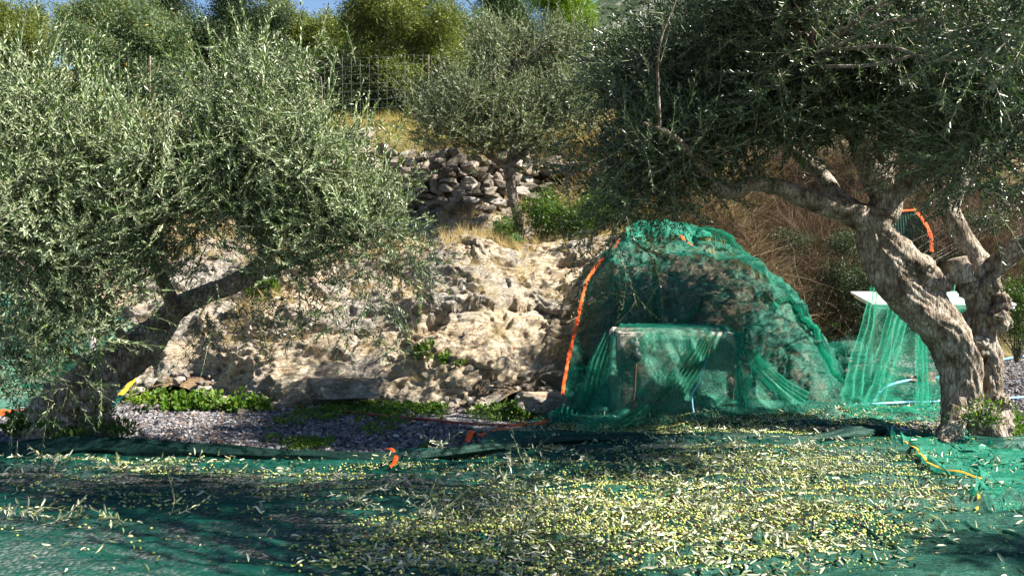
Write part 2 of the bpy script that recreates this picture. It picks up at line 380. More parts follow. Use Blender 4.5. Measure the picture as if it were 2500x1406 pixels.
def plaster_mat():
    t = NT('rough_plaster')
    n = t.noise(9, 9, 0.7); n2 = t.noise(2.6, 5, 0.6, None, 0.6); f = t.noise(55, 5, 0.7)
    c = t.ramp(n, [(0.3, (0.42, 0.36, 0.28)), (0.5, (0.58, 0.52, 0.43)), (0.7, (0.68, 0.63, 0.55))])
    hole = t.ramp(n2, [(0.575, 0.0), (0.595, 1.0)])
    st = t.ramp(t.noise(14, 7, 0.7), [(0.3, (0.10, 0.06, 0.035)), (0.6, (0.42, 0.30, 0.19)), (0.75, (0.66, 0.58, 0.48))])
    c = t.mix(hole, c, st)
    h = t.math('SUBTRACT', t.math('ADD', t.math('MULTIPLY', n, 0.6), t.math('MULTIPLY', f, 0.3)), t.math('MULTIPLY', hole, 0.6))
    return t.done(t.princ(c, 0.92, 0.15, t.bump(h, 1.0, 0.05)))
M['plaster'] = plaster_mat()
def olive_mat(name='olive_skin', stops=None):
    t = NT(name)
    if stops is None:
        geo = t.n('NewGeometry'); r = geo.outputs['Random Per Island']
        c = t.ramp(r, [(0.0, (0.27, 0.32, 0.055)), (0.3, (0.37, 0.40, 0.11)), (0.55, (0.46, 0.45, 0.19)), (0.70, (0.17, 0.23, 0.04)),
                       (0.80, (0.27, 0.17, 0.06)), (0.86, (0.10, 0.03, 0.035)), (0.93, (0.035, 0.02, 0.03))], 'CONSTANT')
    else:
        n = t.noise(90, 3); c = t.ramp(n, [(0.35, stops[0]), (0.65, stops[1])])
    return t.done(t.princ(c, 0.32, 0.5))
M['olive'] = olive_mat()
print('materials', time.time()-T0)

# ------------------------------------------------------------------ terrain height
prof_d = np.array([-50, 0, 0.25, 0.8, 1.2, 1.75, 3.0, 4.3, 4.9, 6.0, 11, 31, 80, 400])
prof_z = np.array([0, 0, 0.30, 0.86, 1.12, 1.55, 1.88, 2.25, 3.45, 3.95, 5.0, 9.0, 15, 40])
LUMPS = [  # px, py, Y, rx, ry, height : protruding rock masses
    (480, 880, 9.3, 0.75, 0.5, 0.28), (1190, 730, 10.0, 0.8, 0.4, 0.16), (1090, 800, 9.6, 0.6, 0.3, 0.18), (1250, 940, 8.9, 0.55, 0.35, 0.20),
    (820, 800, 9.6, 0.5, 0.4, 0.15), (1820, 720, 9.9, 0.45, 0.35, 0.30), (1660, 700, 10.2, 0.6, 0.5, 0.15)]
def toe(x):
    x = np.asarray(x, float)
    y = 8.95 + 0.35*np.sin(x*1.3+0.6) + 0.2*np.sin(x*3.1)
    y = y + 5.2*sstep(3.1, 4.5, x) + 0.5*sstep(-3.5, -5.0, x)
    return y
def H(x, y):
    x = np.asarray(x, float); y = np.asarray(y, float)
    d = y - toe(x); z = np.interp(d, prof_d, prof_z); z = z*(1-0.50*sstep(2.2, 4.0, x)*(1-sstep(3.6, 5.5, d))*(1-sstep(5.0, 6.0, x)))
    k = sstep(0.0, 0.8, d)
    z = z + k*(0.16*fbm(x*0.8, y*0.8, 3, 3)) * (1+sstep(10, 40, d)*3)
    for px, py, Y, rx, ry, h in LUMPS:
        c = P(px, py, Y); z = z + h*np.exp(-((x-c[0])/rx)**2-((y-c[1])/ry)**2)
    z = z + sstep(-3, -14, x)*sstep(12, 30, y)*1.5
    return z
def ground_z(x, y): return 0.012*fbm(np.asarray(x)*1.3, np.asarray(y)*1.3, 0, 3)

# the flat yard: one sheet to the horizon, gravel
xs = np.concatenate([np.linspace(-600, -12, 20), np.linspace(-11, 12, 140), np.linspace(13, 600, 20)])
ys = np.concatenate([np.linspace(-300, -2, 14), np.linspace(-1, 17, 130), np.linspace(18, 40, 20), np.linspace(60, 900, 12)])
X, Yg = np.meshgrid(xs, ys, indexing='ij')
Z = ground_z(X, Yg)*(np.abs(X) < 12)-0.02
tag(mobj('ground', np.stack([X, Yg, Z], -1).reshape(-1, 3), [grid_faces(len(xs), len(ys))], M['gravel']), kind='structure')

RG = np.full((300, 130), -1.0)          # true height of the displaced rock, for what lies on it
def HR(x, y):
    x, y = np.broadcast_arrays(np.asarray(x, float), np.asarray(y, float))
    i = np.clip(((x+9)/0.05).astype(int), 1, RG.shape[0]-2); j = np.clip(((y-8)/0.05).astype(int), 1, RG.shape[1]-2)
    m = np.maximum.reduce([RG[i+a, j+b] for a in (-1, 0, 1) for b in (-1, 0, 1)])
    ok = (y > 8.05) & (y < 14.4) & (x > -8.9) & (x < 5.9)
    return np.maximum(H(x, y), np.where(ok, m, -1))
def worley(x, y, z, seed=0):
    xi, yi, zi = np.floor(x).astype(int), np.floor(y).astype(int), np.floor(z).astype(int); f1 = np.full(x.shape, 9.0); f2 = f1.copy(); cid = np.zeros(x.shape); tx = f1*0; tz = f1*0
    for a in (-1, 0, 1):
        for b in (-1, 0, 1):
            for c in (-1, 0, 1):
                h = _perm[_perm[_perm[(xi+a+seed) & 255]+((yi+b) & 255)]+((zi+c) & 255)]; g = _g[h & 255]
                px, py, pz = xi+a+0.5+g[..., 0]*0.45, yi+b+0.5+g[..., 1]*0.45, zi+c+0.5+g[..., 2]*0.45
                d = np.sqrt((x-px)**2+(y-py)**2+(z-pz)**2); n = d < f1
                f2 = np.where(n, f1, np.minimum(f2, d)); cid = np.where(n, h/255.0, cid); tx = np.where(n, (x-px)*g[..., 1], tx); tz = np.where(n, (z-pz)*g[..., 0], tz); f1 = np.where(n, d, f1)
    return f1, f2, cid, tx+tz
# the rock bank: fine displaced sheet
def rock_sheet():
    nx, ny = 900, 430
    xs = np.linspace(-8.5, 5.2, nx); t = np.linspace(0, 1, ny)
    X = np.repeat(xs[:, None], ny, 1); D = np.interp(t, [0, 0.72, 1], [-0.35, 2.3, 4.4])[None, :]
    Yv = toe(X)+D; Z = H(X, Yv)
    k = sstep(-0.25, 0.1, D); flat = 1-0.7*sstep(2.0, 3.2, D)
    # tilted strata coordinates
    a = X*0.92+Z*0.30; b = Z*0.95-X*0.22+Yv*0.25
    warp = fbm(X*1.2, Yv*1.2, Z*1.2, 3)
    big = ridged(a*0.75, b*1.3+warp*0.4, Yv*0.5, 3)-0.4
    strata = ridged(a*1.4+warp, b*5.5+warp*1.3, 1.7, 4)-0.4
    blocky = np.tanh(6*fbm(a*1.8, b*3.0, Yv*1.5, 2))
    fine = fbm(X*9, Z*16+X*3, Yv*9, 4)
    hair = ridged(a*2.6+warp*0.8, b*20+warp*2.0, 4.4, 3)-0.4
    d = (0.13*big+0.12*strata+0.03*blocky+0.022*fine+0.042*hair)*k*flat
    for sc_, am in ((0.65, 0.17), (1.7, 0.045), (4.5, 0.010)):
        f1, f2, cid, tl = worley((a*0.7+warp*0.18)*sc_, (Yv+warp*0.1)*sc_, (b*2.4+warp*0.3)*sc_, int(sc_*10))
        d = d+k*flat*am*((cid-0.5)+0.9*tl-0.28*np.exp(-(f2-f1)/0.05))
    Yo = Yv-d*0.85; Zo = Z+d*0.55*k-0.06*(1-k)
    V = np.stack([X, Yo, Zo], -1).reshape(-1, 3)
    i = np.clip(((V[:, 0]+9)/0.05).astype(int), 0, RG.shape[0]-1); j = np.clip(((V[:, 1]-8)/0.05).astype(int), 0, RG.shape[1]-1)
    np.maximum.at(RG, (i, j), V[:, 2])
    tag(mobj('rock_bank', V, [grid_faces(nx, ny)], M['rock']), kind='structure')
rock_sheet()
# hillside behind
def hillside():
    xs = np.concatenate([np.linspace(-80, -14, 24), np.linspace(-13, 14, 260), np.linspace(15, 80, 24)])
    dd = np.concatenate([np.linspace(-0.2, 14, 230), np.geomspace(14.3, 90, 40)])
    X = np.repeat(xs[:, None], len(dd), 1); Yv = toe(X)+dd[None, :]
    D = np.repeat(dd[None, :], len(xs), 0)
    low = ((X > -8.2) & (X < 4.9) & (D < 4.1))*0.30        # stays below the rock sheet
    Z = H(X, Yv)+0.05*fbm(X*3, Yv*3, 0, 4)-low-0.05*(D < 0.3)
    tag(mobj('hillside', np.stack([X, Yv, Z], -1).reshape(-1, 3), [grid_faces(len(xs), len(dd))], M['soil']), kind='structure')
hillside()
def far_mountain():
    t = NT('scrub_mountain'); n = t.noise(0.06, 10, 0.7); n2 = t.noise(0.25, 6, 0.7)
    c = t.ramp(n, [(0.40, (0.035, 0.06, 0.03)), (0.52, (0.07, 0.10, 0.05)), (0.6, (0.22, 0.22, 0.20))])
    t.done(t.princ(c, 0.95, 0.1, t.bump(n2, 1.0, 3.0)))
    xs = np.linspace(-500, 900, 160); ys = np.linspace(180, 900, 90); X, Yv = np.meshgrid(xs, ys, indexing='ij')
    ridge = 230*np.exp(-((X-190)/230)**2)*sstep(180, 620, Yv)
    Z = 10+ridge+18*fbm(X*0.01, Yv*0.01, 0, 5)*sstep(180, 400, Yv)
    tag(mobj('mountain', np.stack([X, Yv, Z], -1).reshape(-1, 3), [grid_faces(len(xs), len(ys))], t.m), kind='structure')
far_mountain()
print('terrain', time.time()-T0)

# ------------------------------------------------------------------ foliage prototypes
def leaf_geo(L, W, fold=0.25, curl=0.12):
    """a leaf along +z from origin, width along x, upper side +y"""
    V = np.array([[0, 0, 0], [W/2, fold*W/2, L*0.33], [W*0.40, fold*W/2-curl*L*0.35, L*0.70], [0, -curl*L, L],
                  [-W*0.40, fold*W/2-curl*L*0.35, L*0.70], [-W/2, fold*W/2, L*0.33]])
    return V, np.array([[0, 1, 2, 3], [0, 3, 4, 5]])
def twig_proto(rng, L=0.34, nodes=14, leafL=0.055, leafW=0.0115, bend=0.12, rad=0.0022, spread=0.85):
    mb = MB(); t = np.linspace(0, 1, 7)
    bx, by = rng.normal(0, bend), rng.normal(0, bend)
    C = np.stack([bx*L*t*t, by*L*t*t, L*t], 1)
    tube(mb, C, rad*(1-0.7*t), 3, 1.0, 1)
    for i in range(nodes):
        s = 0.06+0.92*i/(nodes-1); c = np.array([bx*L*s*s, by*L*s*s, L*s])
        phi = (i % 2)*pi/2+rng.normal(0, 0.35); k = (1.0-0.45*max(0, s-0.6)/0.4)*(0.75+0.5*rng.random())
        for side in (0, 1):
            if rng.random() < 0.1: continue
            a = phi+side*pi; el = spread*(1-0.45*s)+rng.normal(0, 0.16)
            d = np.array([cos(a)*sin(el), sin(a)*sin(el), cos(el)])
            V, f = leaf_geo(leafL*k, leafW*(0.85+0.3*rng.random()), 0.3, rng.normal(0.05, 0.1))
            # upper side faces stem (+z)
            y = np.array([0, 0, 1.0])-d*d[2]; y /= np.linalg.norm(y)+1e-9
            x = np.cross(y, d); ang = rng.normal(0, 0.5)
            x2 = x*cos(ang)+y*sin(ang); y2 = -x*sin(ang)+y*cos(ang)
            mb.add(V @ np.stack([x2, y2, d])+c, [f], 0)
    V = np.concatenate(mb.V); return V, [(f, m) for f, m in mb.order]
def merge_proto(pr):
    V, fl = pr; d = {}
    for f, m in fl: d.setdefault((f.shape[1], m), []).append(f)
    return V, [(np.concatenate(v), k[1]) for k, v in d.items()]
def clump_proto(rng, n=22, R=0.16, L=0.07, W=0.022, up=0.5):
    mb = MB()
    for i in range(n):
        d = rng.normal(size=3); d[2] += up; d /= np.linalg.norm(d); c = rng.normal(0, R*0.5, 3)
        k = 0.7+0.6*rng.random(); Rm = rot_from(d[None], np.array([rng.uniform(0, 6.28)]))[0]
        V = np.array([[0, 0, 0], [W/2*k, 0, L*0.45*k], [0, 0, L*k], [-W/2*k, 0, L*0.45*k]])
        mb.add(V @ Rm.T+c, [np.array([[0, 1, 2, 3]])], 0)
    return merge_proto((np.concatenate(mb.V), mb.order))
rp = np.random.default_rng(21)
TW = [merge_proto(twig_proto(rp, L=rp.uniform(0.26, 0.42), nodes=int(rp.integers(12, 19)), leafL=0.048, leafW=0.0105)) for _ in range(14)]
TWL = [merge_proto(twig_proto(rp, L=rp.uniform(0.5, 0.75), nodes=int(rp.integers(18, 26)), bend=0.08, rad=0.003, spread=0.6)) for _ in range(5)]
TWN = [merge_proto(twig_proto(rp, L=rp.uniform(0.22, 0.34), nodes=10, leafL=0.062, leafW=0.0135, bend=0.25, spread=1.0)) for _ in range(8)]
CLUMP = [clump_proto(rp, 30, 0.15, 0.055, 0.015) for _ in range(8)]

def place(mb, protos, pos, dirs, sc, rng):
    idx = rng.integers(0, len(protos), len(pos))
    for k in range(len(protos)):
        s = idx == k
        if s.any(): instance(mb, protos[k], rot_from(dirs[s], rng.uniform(0, 2*pi, s.sum())), pos[s], sc[s])

def crown(parent, ells, anchors, n_br, per_br, n_free, protos, leafm, barkm, rng, up=0.35, out=0.7, rnd=0.7, rad=0.012, shell=0.35,
          sc=(0.8, 1.25), name='crown', off=0.13, shoots=0, branches=True, sub=7, subr=(0.38, 0.55)):
    """ells: list of (centre, (rx,ry,rz), weight)"""
    if sub:
        E2 = []
        for c, r3, wt in ells:
            for _ in range(sub):
                d = rng.normal(size=3); d /= np.linalg.norm(d); q = rng.uniform(0.25, 0.8) if rng.random() < 0.8 else 0.2; k = rng.uniform(*subr); E2.append((np.array(c)+d*q*np.array(r3), tuple(np.array(r3)*k), wt/sub*k*rng.uniform(0.6, 1.6)))
        ells = E2
    wts = np.array([e[2] for e in ells], float); wts /= wts.sum(); C = np.array([e[0] for e in ells]); Rr = np.array([e[1] for e in ells])
    anchors = np.asarray(anchors, float)
    def sample(n, lo):
        i = rng.choice(len(ells), n, p=wts); d = rng.normal(size=(n, 3)); d /= np.linalg.norm(d, axis=1)[:, None]
        r = (lo**3+(1-lo**3)*rng.random(n))**(1/3)
        return C[i]+d*r[:, None]*Rr[i], d*Rr[i]/Rr[i].max(axis=1)[:, None], i
    mb = MB(); bb = MB(); pos = []; dr = []
    tgt, dd, ii = sample(n_br, shell)
    for k in range(n_br):
        j = np.argmin(np.linalg.norm(anchors-tgt[k], axis=1)+rng.uniform(0, 0.6, len(anchors))); A = anchors[j]
        mid = (A+tgt[k])/2+rng.normal(0, 0.10, 3)+np.array([0, 0, 0.12]); Ls = np.linalg.norm(tgt[k]-A)
        q = (A*0.75+mid*0.25)+rng.normal(0, 0.03, 3)
        pts = [A, q, mid, (mid+tgt[k])/2+rng.normal(0, 0.06, 3), tgt[k]]; r0 = rad*(0.5+0.35*Ls)
        if branches: tube(bb, pts, [r0, r0*0.8, r0*0.6, r0*0.38, r0*0.2], 5, 0.12, 0)
        t = rng.uniform(0.35, 1.0, per_br); pp = np.array(pts); s = t*4; a = np.minimum(s.astype(int), 3); f = (s-a)[:, None]
        p = pp[a]*(1-f)+pp[a+1]*f; pos.append(p+rng.normal(0, off, (per_br, 3)))
        ax = (tgt[k]-A)/(Ls+1e-6); dr.append(np.repeat((ax*0.7+dd[k]*0.5)[None], per_br, 0))
    if n_free:
        p, d, _ = sample(n_free, 0.15); pos.append(p); dr.append(d)
    pos = np.concatenate(pos); dr = np.concatenate(dr)
    dr = dr*out+rng.normal(0, rnd*0.6, dr.shape)+np.array([0, 0, up])
    place(mb, protos, pos, dr, rng.uniform(*sc, len(pos)), rng)
    if shoots:
        p, d, i = sample(shoots, 0.8); p[:, 2] = np.maximum(p[:, 2], C[i][:, 2]+Rr[i][:, 2]*0.45)
        d = d*0.35+rng.normal(0, 0.2, p.shape)+np.array([0, 0, 1.0]); place(mb, TWL, p, d, rng.uniform(0.7, 1.2, shoots), rng)
    mb.build(name, [leafm, M['twig']], parent)
    if branches and n_br: bb.build('branches', barkm, parent)

# ------------------------------------------------------------------ olive tree on the right
def pts_r(lst, k=1.0): return [P(a[0], a[1], a[2]) for a in lst], [a[3]*a[2]/F*k for a in lst]
def right_tree():
    base = P(2370, 1085, 6.8); root = empty('olive_tree', base, 'big gnarled olive tree with pale twisted trunk at the right, spreading over the netted rock', 'tree')
    mb = MB(); anchors = []
    def limb(lst, sides=40, step=0.015, bark=0.2, tw=1.5, seed=0, an=False, r=1.0):
        p, q = pts_r(lst, r); C, R = tube(mb, p, q, sides, step, 0, bark, tw, seed)
        if an: anchors.extend(C[len(C)//3::6])
    main = [(2378, 1105, 6.8, 96), (2368, 1060, 6.8, 84), (2352, 1000, 6.8, 68), (2345, 930, 6.8, 64), (2335, 870, 6.8, 70), (2305, 805, 6.8, 78),
            (2250, 745, 6.8, 80), (2200, 690, 6.8, 80), (2165, 640, 6.8, 72), (2140, 590, 6.8, 60), (2138, 545, 6.8, 52), (2150, 510, 6.8, 40)]
    limb(main, 110, 0.008, 0.20, 1.2, 3, r=0.70)
    limb([(2405, 1020, 6.9, 40), (2412, 950, 6.9, 44), (2410, 880, 6.9, 44), (2395, 820, 6.9, 46), (2398, 760, 6.9, 44), (2392, 700, 6.9, 52), (2385, 655, 6.9, 52), (2400, 640, 6.9, 30)], 64, 0.01, 0.34, 2, 9, r=0.70)
    limb([(2290, 700, 6.75, 30), (2240, 660, 6.75, 40), (2190, 620, 6.75, 36), (2150, 560, 6.75, 26)], 40, 0.012, 0.35, 2, 12)
    limb([(2345, 690, 6.75, 30), (2338, 655, 6.75, 30), (2332, 632, 6.75, 28)], 30, 0.01, 0.18, 1, 15)     # sawn stub
    # knobs and roots
    for (a, b, r, s) in [(2440, 780, 34, 1), (2445, 740, 26, 2), (2300, 690, 30, 3), (2250, 650, 26, 4), (2395, 840, 28, 5), (2130, 540, 34, 6), (2165, 470, 30, 7),
                         (2420, 690, 30, 8), (2330, 1010, 34, 9), (2425, 1040, 50, 10), (2320, 1070, 36, 11), (2400, 1080, 52, 12), (2200, 455, 22, 13), (2360, 700, 30, 14), (2445, 985, 26, 15)]:
        V, f = ico(4); c = P(a, b, 6.78); rr = r*0.72*6.8/F
        n = 1+0.45*fbm(V[:, 0]*1.7+s*3, V[:, 1]*1.7, V[:, 2]*1.7, 4)+0.12*ridged(V[:, 0]*4+s, V[:, 1]*4, V[:, 2]*4, 3)
        mb.add(V*n[:, None]*rr*np.array([1, 1, 1.2])+c, [f], 0)
    limb([(2390, 1000, 6.7, 30), (2420, 1040, 6.65, 28), (2440, 1075, 6.6, 24), (2450, 1100, 6.55, 14)], 30, 0.012, 0.3, 1, 21)
    limb([(2340, 1000, 6.6, 26), (2320, 1050, 6.55, 26), (2300, 1085, 6.45, 16)], 30, 0.012, 0.3, 1, 22)
    # limbs
    limb([(2150, 560, 6.8, 44), (2105, 532, 6.8, 34), (2035, 506, 6.8, 27), (1960, 482, 6.75, 25), (1895, 456, 6.7, 20), (1830, 448, 6.6, 18),
          (1782, 468, 6.5, 18), (1748, 458, 6.4, 16), (1725, 425, 6.3, 13), (1690, 380, 6.1, 10), (1640, 330, 5.9, 7), (1570, 300, 5.8, 4)], 24, 0.015, 0.13, 1, 31, True)
    limb([(2148, 530, 6.8, 40), (2165, 480, 6.8, 36), (2130, 430, 6.75, 30), (2112, 395, 6.7, 24), (2080, 320, 6.5, 18), (2020, 220, 6.2, 13), (1980, 100, 6.0, 8)], 24, 0.015, 0.18, 1, 33, True)
    limb([(2160, 490, 6.8, 34), (2200, 455, 6.75, 28), (2260, 420, 6.6, 20), (2340, 390, 6.3, 15), (2430, 300, 6.0, 10), (2480, 180, 5.7, 7)], 24, 0.015, 0.25, 1, 35, True)
    limb([(2150, 440, 6.8, 28), (2160, 370, 6.8, 24), (2170, 300, 6.7, 20), (2180, 200, 6.5, 13), (2200, 80, 6.3, 8), (2220, -60, 6.2, 5)], 24, 0.015, 0.2, 1, 37, True)
    limb([(2110, 540, 6.85, 30), (2040, 480, 6.95, 22), (2000, 420, 7.1, 18), (1930, 360, 7.3, 14), (1850, 250, 7.4, 9), (1780, 120, 7.3, 5)], 20, 0.02, 0.2, 1, 39, True)
    limb([(2400, 660, 6.9, 30), (2370, 610, 6.9, 24), (2335, 550, 6.9, 22), (2318, 500, 7.0, 22), (2345, 440, 7.0, 20), (2380, 380, 7.0, 14), (2400, 250, 6.8, 10)], 24, 0.015, 0.16, 1, 41, True)
    limb([(2400, 670, 6.9, 34), (2440, 640, 6.8, 26), (2480, 608, 6.7, 24), (2540, 565, 6.6, 20), (2620, 470, 6.5, 14), (2700, 330, 6.3, 8)], 24, 0.015, 0.12, 1, 43, True)
    mb.build('trunk', M['bark'], root)
    rng = np.random.default_rng(31); E = []
    def e(px, py, Y, rx, ry, rz, wt): E.append((P(px, py, Y), (rx, ry, rz), wt))
    e(2420, 130, 5.3, 0.8, 0.9, 0.75, 3.2); e(2090, 150, 6.3, 1.0, 0.6, 0.66, 2.8); e(1830, 150, 6.7, 0.95, 0.7, 0.76, 3.0); e(2300, 100, 6.1, 0.8, 0.5, 0.62, 1.5); e(2470, 60, 3.9, 0.28, 0.3, 0.38, 0.35); e(2380, 20, 4.2, 0.3, 0.3, 0.3, 0.3)
    e(1610, 290, 6.9, 0.70, 0.7, 0.55, 3.0); e(1520, 420, 6.7, 0.42, 0.5, 0.45, 0.8); e(1900, 260, 6.5, 0.8, 0.4, 0.30, 1.5)
    e(2430, 350, 5.2, 0.55, 0.7, 0.45, 1.2); e(2270, 310, 6.0, 0.6, 0.4, 0.3, 0.5); e(1740, 90, 7.4, 0.85, 0.8, 0.6, 1.8)
    e(2000, -100, 6.2, 1.6, 1.0, 0.6, 1.6); e(2650, 200, 5.5, 0.7, 1.0, 1.0, 1.0); e(1620, 430, 6.5, 0.45, 0.4, 0.3, 0.6); e(1560, 180, 7.2, 0.6, 0.5, 0.6, 1.8)
    e(1850, 270, 6.2, 0.8, 0.3, 0.24, 1.2); e(1600, 390, 6.2, 0.35, 0.3, 0.25, 0.8); e(2150, 250, 8.9, 1.0, 0.6, 0.45, 3.2); e(2400, 200, 8.6, 0.9, 0.6, 0.5, 1.6)
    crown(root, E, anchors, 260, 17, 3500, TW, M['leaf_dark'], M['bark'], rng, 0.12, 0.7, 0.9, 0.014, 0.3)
    # hanging sprays below the crown
    mb = MB(); n = 150; q = rng.integers(0, 7, n); cs = [(1470, 560, 6.2), (1560, 470, 6.3), (1640, 440, 6.5), (2440, 440, 5.6), (2300, 420, 6.4), (1520, 640, 6.0), (1580, 540, 6.4)]
    pos = np.array([P(*cs[i]) for i in q])+rng.normal(0, [0.17, 0.2, 0.13], (n, 3)); d = rng.normal(0, 0.6, (n, 3))+np.array([-0.2, -0.2, -0.7])
    place(mb, TW, pos, d, rng.uniform(0.7, 1.1, n), rng)
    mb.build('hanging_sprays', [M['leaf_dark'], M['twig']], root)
    return root
right_tree()
print('right tree', time.time()-T0)

# ------------------------------------------------------------------ olive tree on the left
def left_tree():
    base = P(185, 1090, 6.75); root = empty('olive_tree', base, 'leaning olive tree with silvery crown and dark burled stump at the left', 'tree')
    mb = MB(); anchors = []
    def limb(lst, sides=40, step=0.015, bark=0.2, tw=1.5, seed=0, an=False):
        p, q = pts_r(lst, 0.84); C, R = tube(mb, p, q, sides, step, 0, bark, tw, seed)
        if an: anchors.extend(C[len(C)//3::6])
    limb([(178, 1105, 6.75, 108), (176, 1050, 6.75, 100), (182, 1000, 6.75, 92), (210, 955, 6.75, 82), (250, 915, 6.75, 66), (300, 880, 6.75, 58), (345, 845, 6.75, 50),
          (390, 800, 6.75, 40), (430, 755, 6.75, 32), (480, 728, 6.75, 28), (540, 706, 6.7, 25), (600, 678, 6.7, 25), (640, 645, 6.65, 22)], 96, 0.008, 0.26, 1.0, 53)
    for (a, b, r, s) in [(185, 970, 48, 1), (120, 1010, 44, 2), (230, 960, 40, 3), (150, 960, 34, 4), (210, 1040, 48, 5), (110, 1070, 50, 6), (260, 930, 30, 7), (330, 840, 28, 8), (240, 1070, 40, 9), (460, 735, 18, 10)]:
        V, f = ico(4); c = P(a, b, 6.6+0.02*(s % 3)); rr = r*6.7/F
        n = 1+0.38*fbm(V[:, 0]*1.7+s*5, V[:, 1]*1.7, V[:, 2]*1.7, 4)+0.15*ridged(V[:, 0]*4+s, V[:, 1]*4, V[:, 2]*4, 3)
        mb.add(V*n[:, None]*rr+c, [f], 0)
    limb([(225, 935, 6.7, 20), (205, 895, 6.6, 14), (180, 868, 6.5, 11), (150, 852, 6.4, 9), (135, 850, 6.35, 6)], 16, 0.02, 0.15, 1, 55, True)
    limb([(640, 650, 6.65, 22), (668, 600, 6.6, 17), (672, 560, 6.55, 13), (720, 480, 6.4, 10), (780, 380, 6.2, 7), (800, 260, 6.0, 4)], 20, 0.02, 0.15, 1, 57, True)
    limb([(645, 640, 6.65, 20), (640, 590, 6.65, 14), (612, 545, 6.6, 11), (598, 495, 6.6, 9), (560, 400, 6.4, 7), (540, 280, 6.2, 4)], 20, 0.02, 0.15, 1, 59, True)
    limb([(430, 760, 6.7, 24), (400, 690, 6.5, 18), (350, 610, 6.2, 14), (300, 500, 6.0, 10), (240, 380, 5.8, 6)], 20, 0.02, 0.15, 1, 61, True)
    limb([(320, 860, 6.6, 20), (285, 800, 6.4, 12), (240, 730, 6.1, 10), (170, 640, 5.8, 10), (80, 520, 5.6, 7), (20, 400, 5.5, 4)], 20, 0.02, 0.15, 1, 63, True)
    limb([(600, 680, 6.7, 16), (720, 640, 6.4, 10), (830, 600, 6.2, 7), (930, 560, 6.0, 4)], 16, 0.02, 0.15, 1, 65, True)
    mb.build('trunk', M['bark'], root)
    rng = np.random.default_rng(41); E = []
    def e(px, py, Y, rx, ry, rz, wt): E.append((P(px, py, Y), (rx, ry, rz), wt))
    e(90, 350, 5.7, 0.72, 0.7, 0.42, 2.5); e(370, 420, 5.8, 0.70, 0.75, 0.42, 2.6); e(620, 340, 6.0, 0.55, 0.7, 0.45, 2.4); e(640, 220, 6.1, 0.32, 0.4, 0.3, 0.6); e(60, 880, 5.8, 0.25, 0.25, 0.2, 0.4); e(330, 690, 6.3, 0.45, 0.3, 0.16, 0.5); e(150, 740, 5.8, 0.45, 0.4, 0.22, 0.8); e(720, 620, 6.1, 0.38, 0.35, 0.25, 0.7)
    e(760, 450, 6.1, 0.50, 0.6, 0.45, 1.9); e(870, 560, 6.1, 0.42, 0.45, 0.36, 1.0); e(560, 520, 6.1, 0.75, 0.6, 0.32, 1.5)
    e(130, 600, 5.6, 0.75, 0.65, 0.5, 2.0); e(300, 600, 6.2, 0.6, 0.5, 0.26, 0.9); e(120, 820, 5.7, 0.40, 0.35, 0.28, 0.4)
    e(-150, 450, 5.7, 0.7, 0.7, 0.7, 1.2)
    crown(root, E, anchors, 230, 19, 3000, TW, M['leaf_olive'], M['bark'], rng, 0.55, 0.7, 0.75, 0.012, 0.3, sc=(0.62, 0.98), shoots=200, sub=9, subr=(0.32, 0.5))
    mb = MB(); cs = [(900, 720, 6.0), (960, 640, 6.0), (800, 700, 6.1), (740, 720, 6.2), (60, 900, 5.7), (110, 950, 5.8), (1000, 560, 6.0), (30, 820, 5.6), (680, 680, 6.2), (560, 770, 6.2), (700, 770, 6.1), (830, 790, 6.0), (960, 760, 5.9), (1020, 650, 5.9), (480, 790, 6.3), (90, 700, 5.7), (300, 760, 6.2)]
    n = 230; q = rng.integers(0, len(cs), n)
    pos = np.array([P(*cs[i]) for i in q])+rng.normal(0, [0.15, 0.2, 0.11], (n, 3)); d = rng.normal(0, 0.55, (n, 3))+np.array([0.25, -0.2, -0.75])
    place(mb, TW, pos, d, rng.uniform(0.6, 1.0, n), rng)
    mb.build('hanging_sprays', [M['leaf_dark'], M['twig']], root)
left_tree()
print('left tree', time.time()-T0)

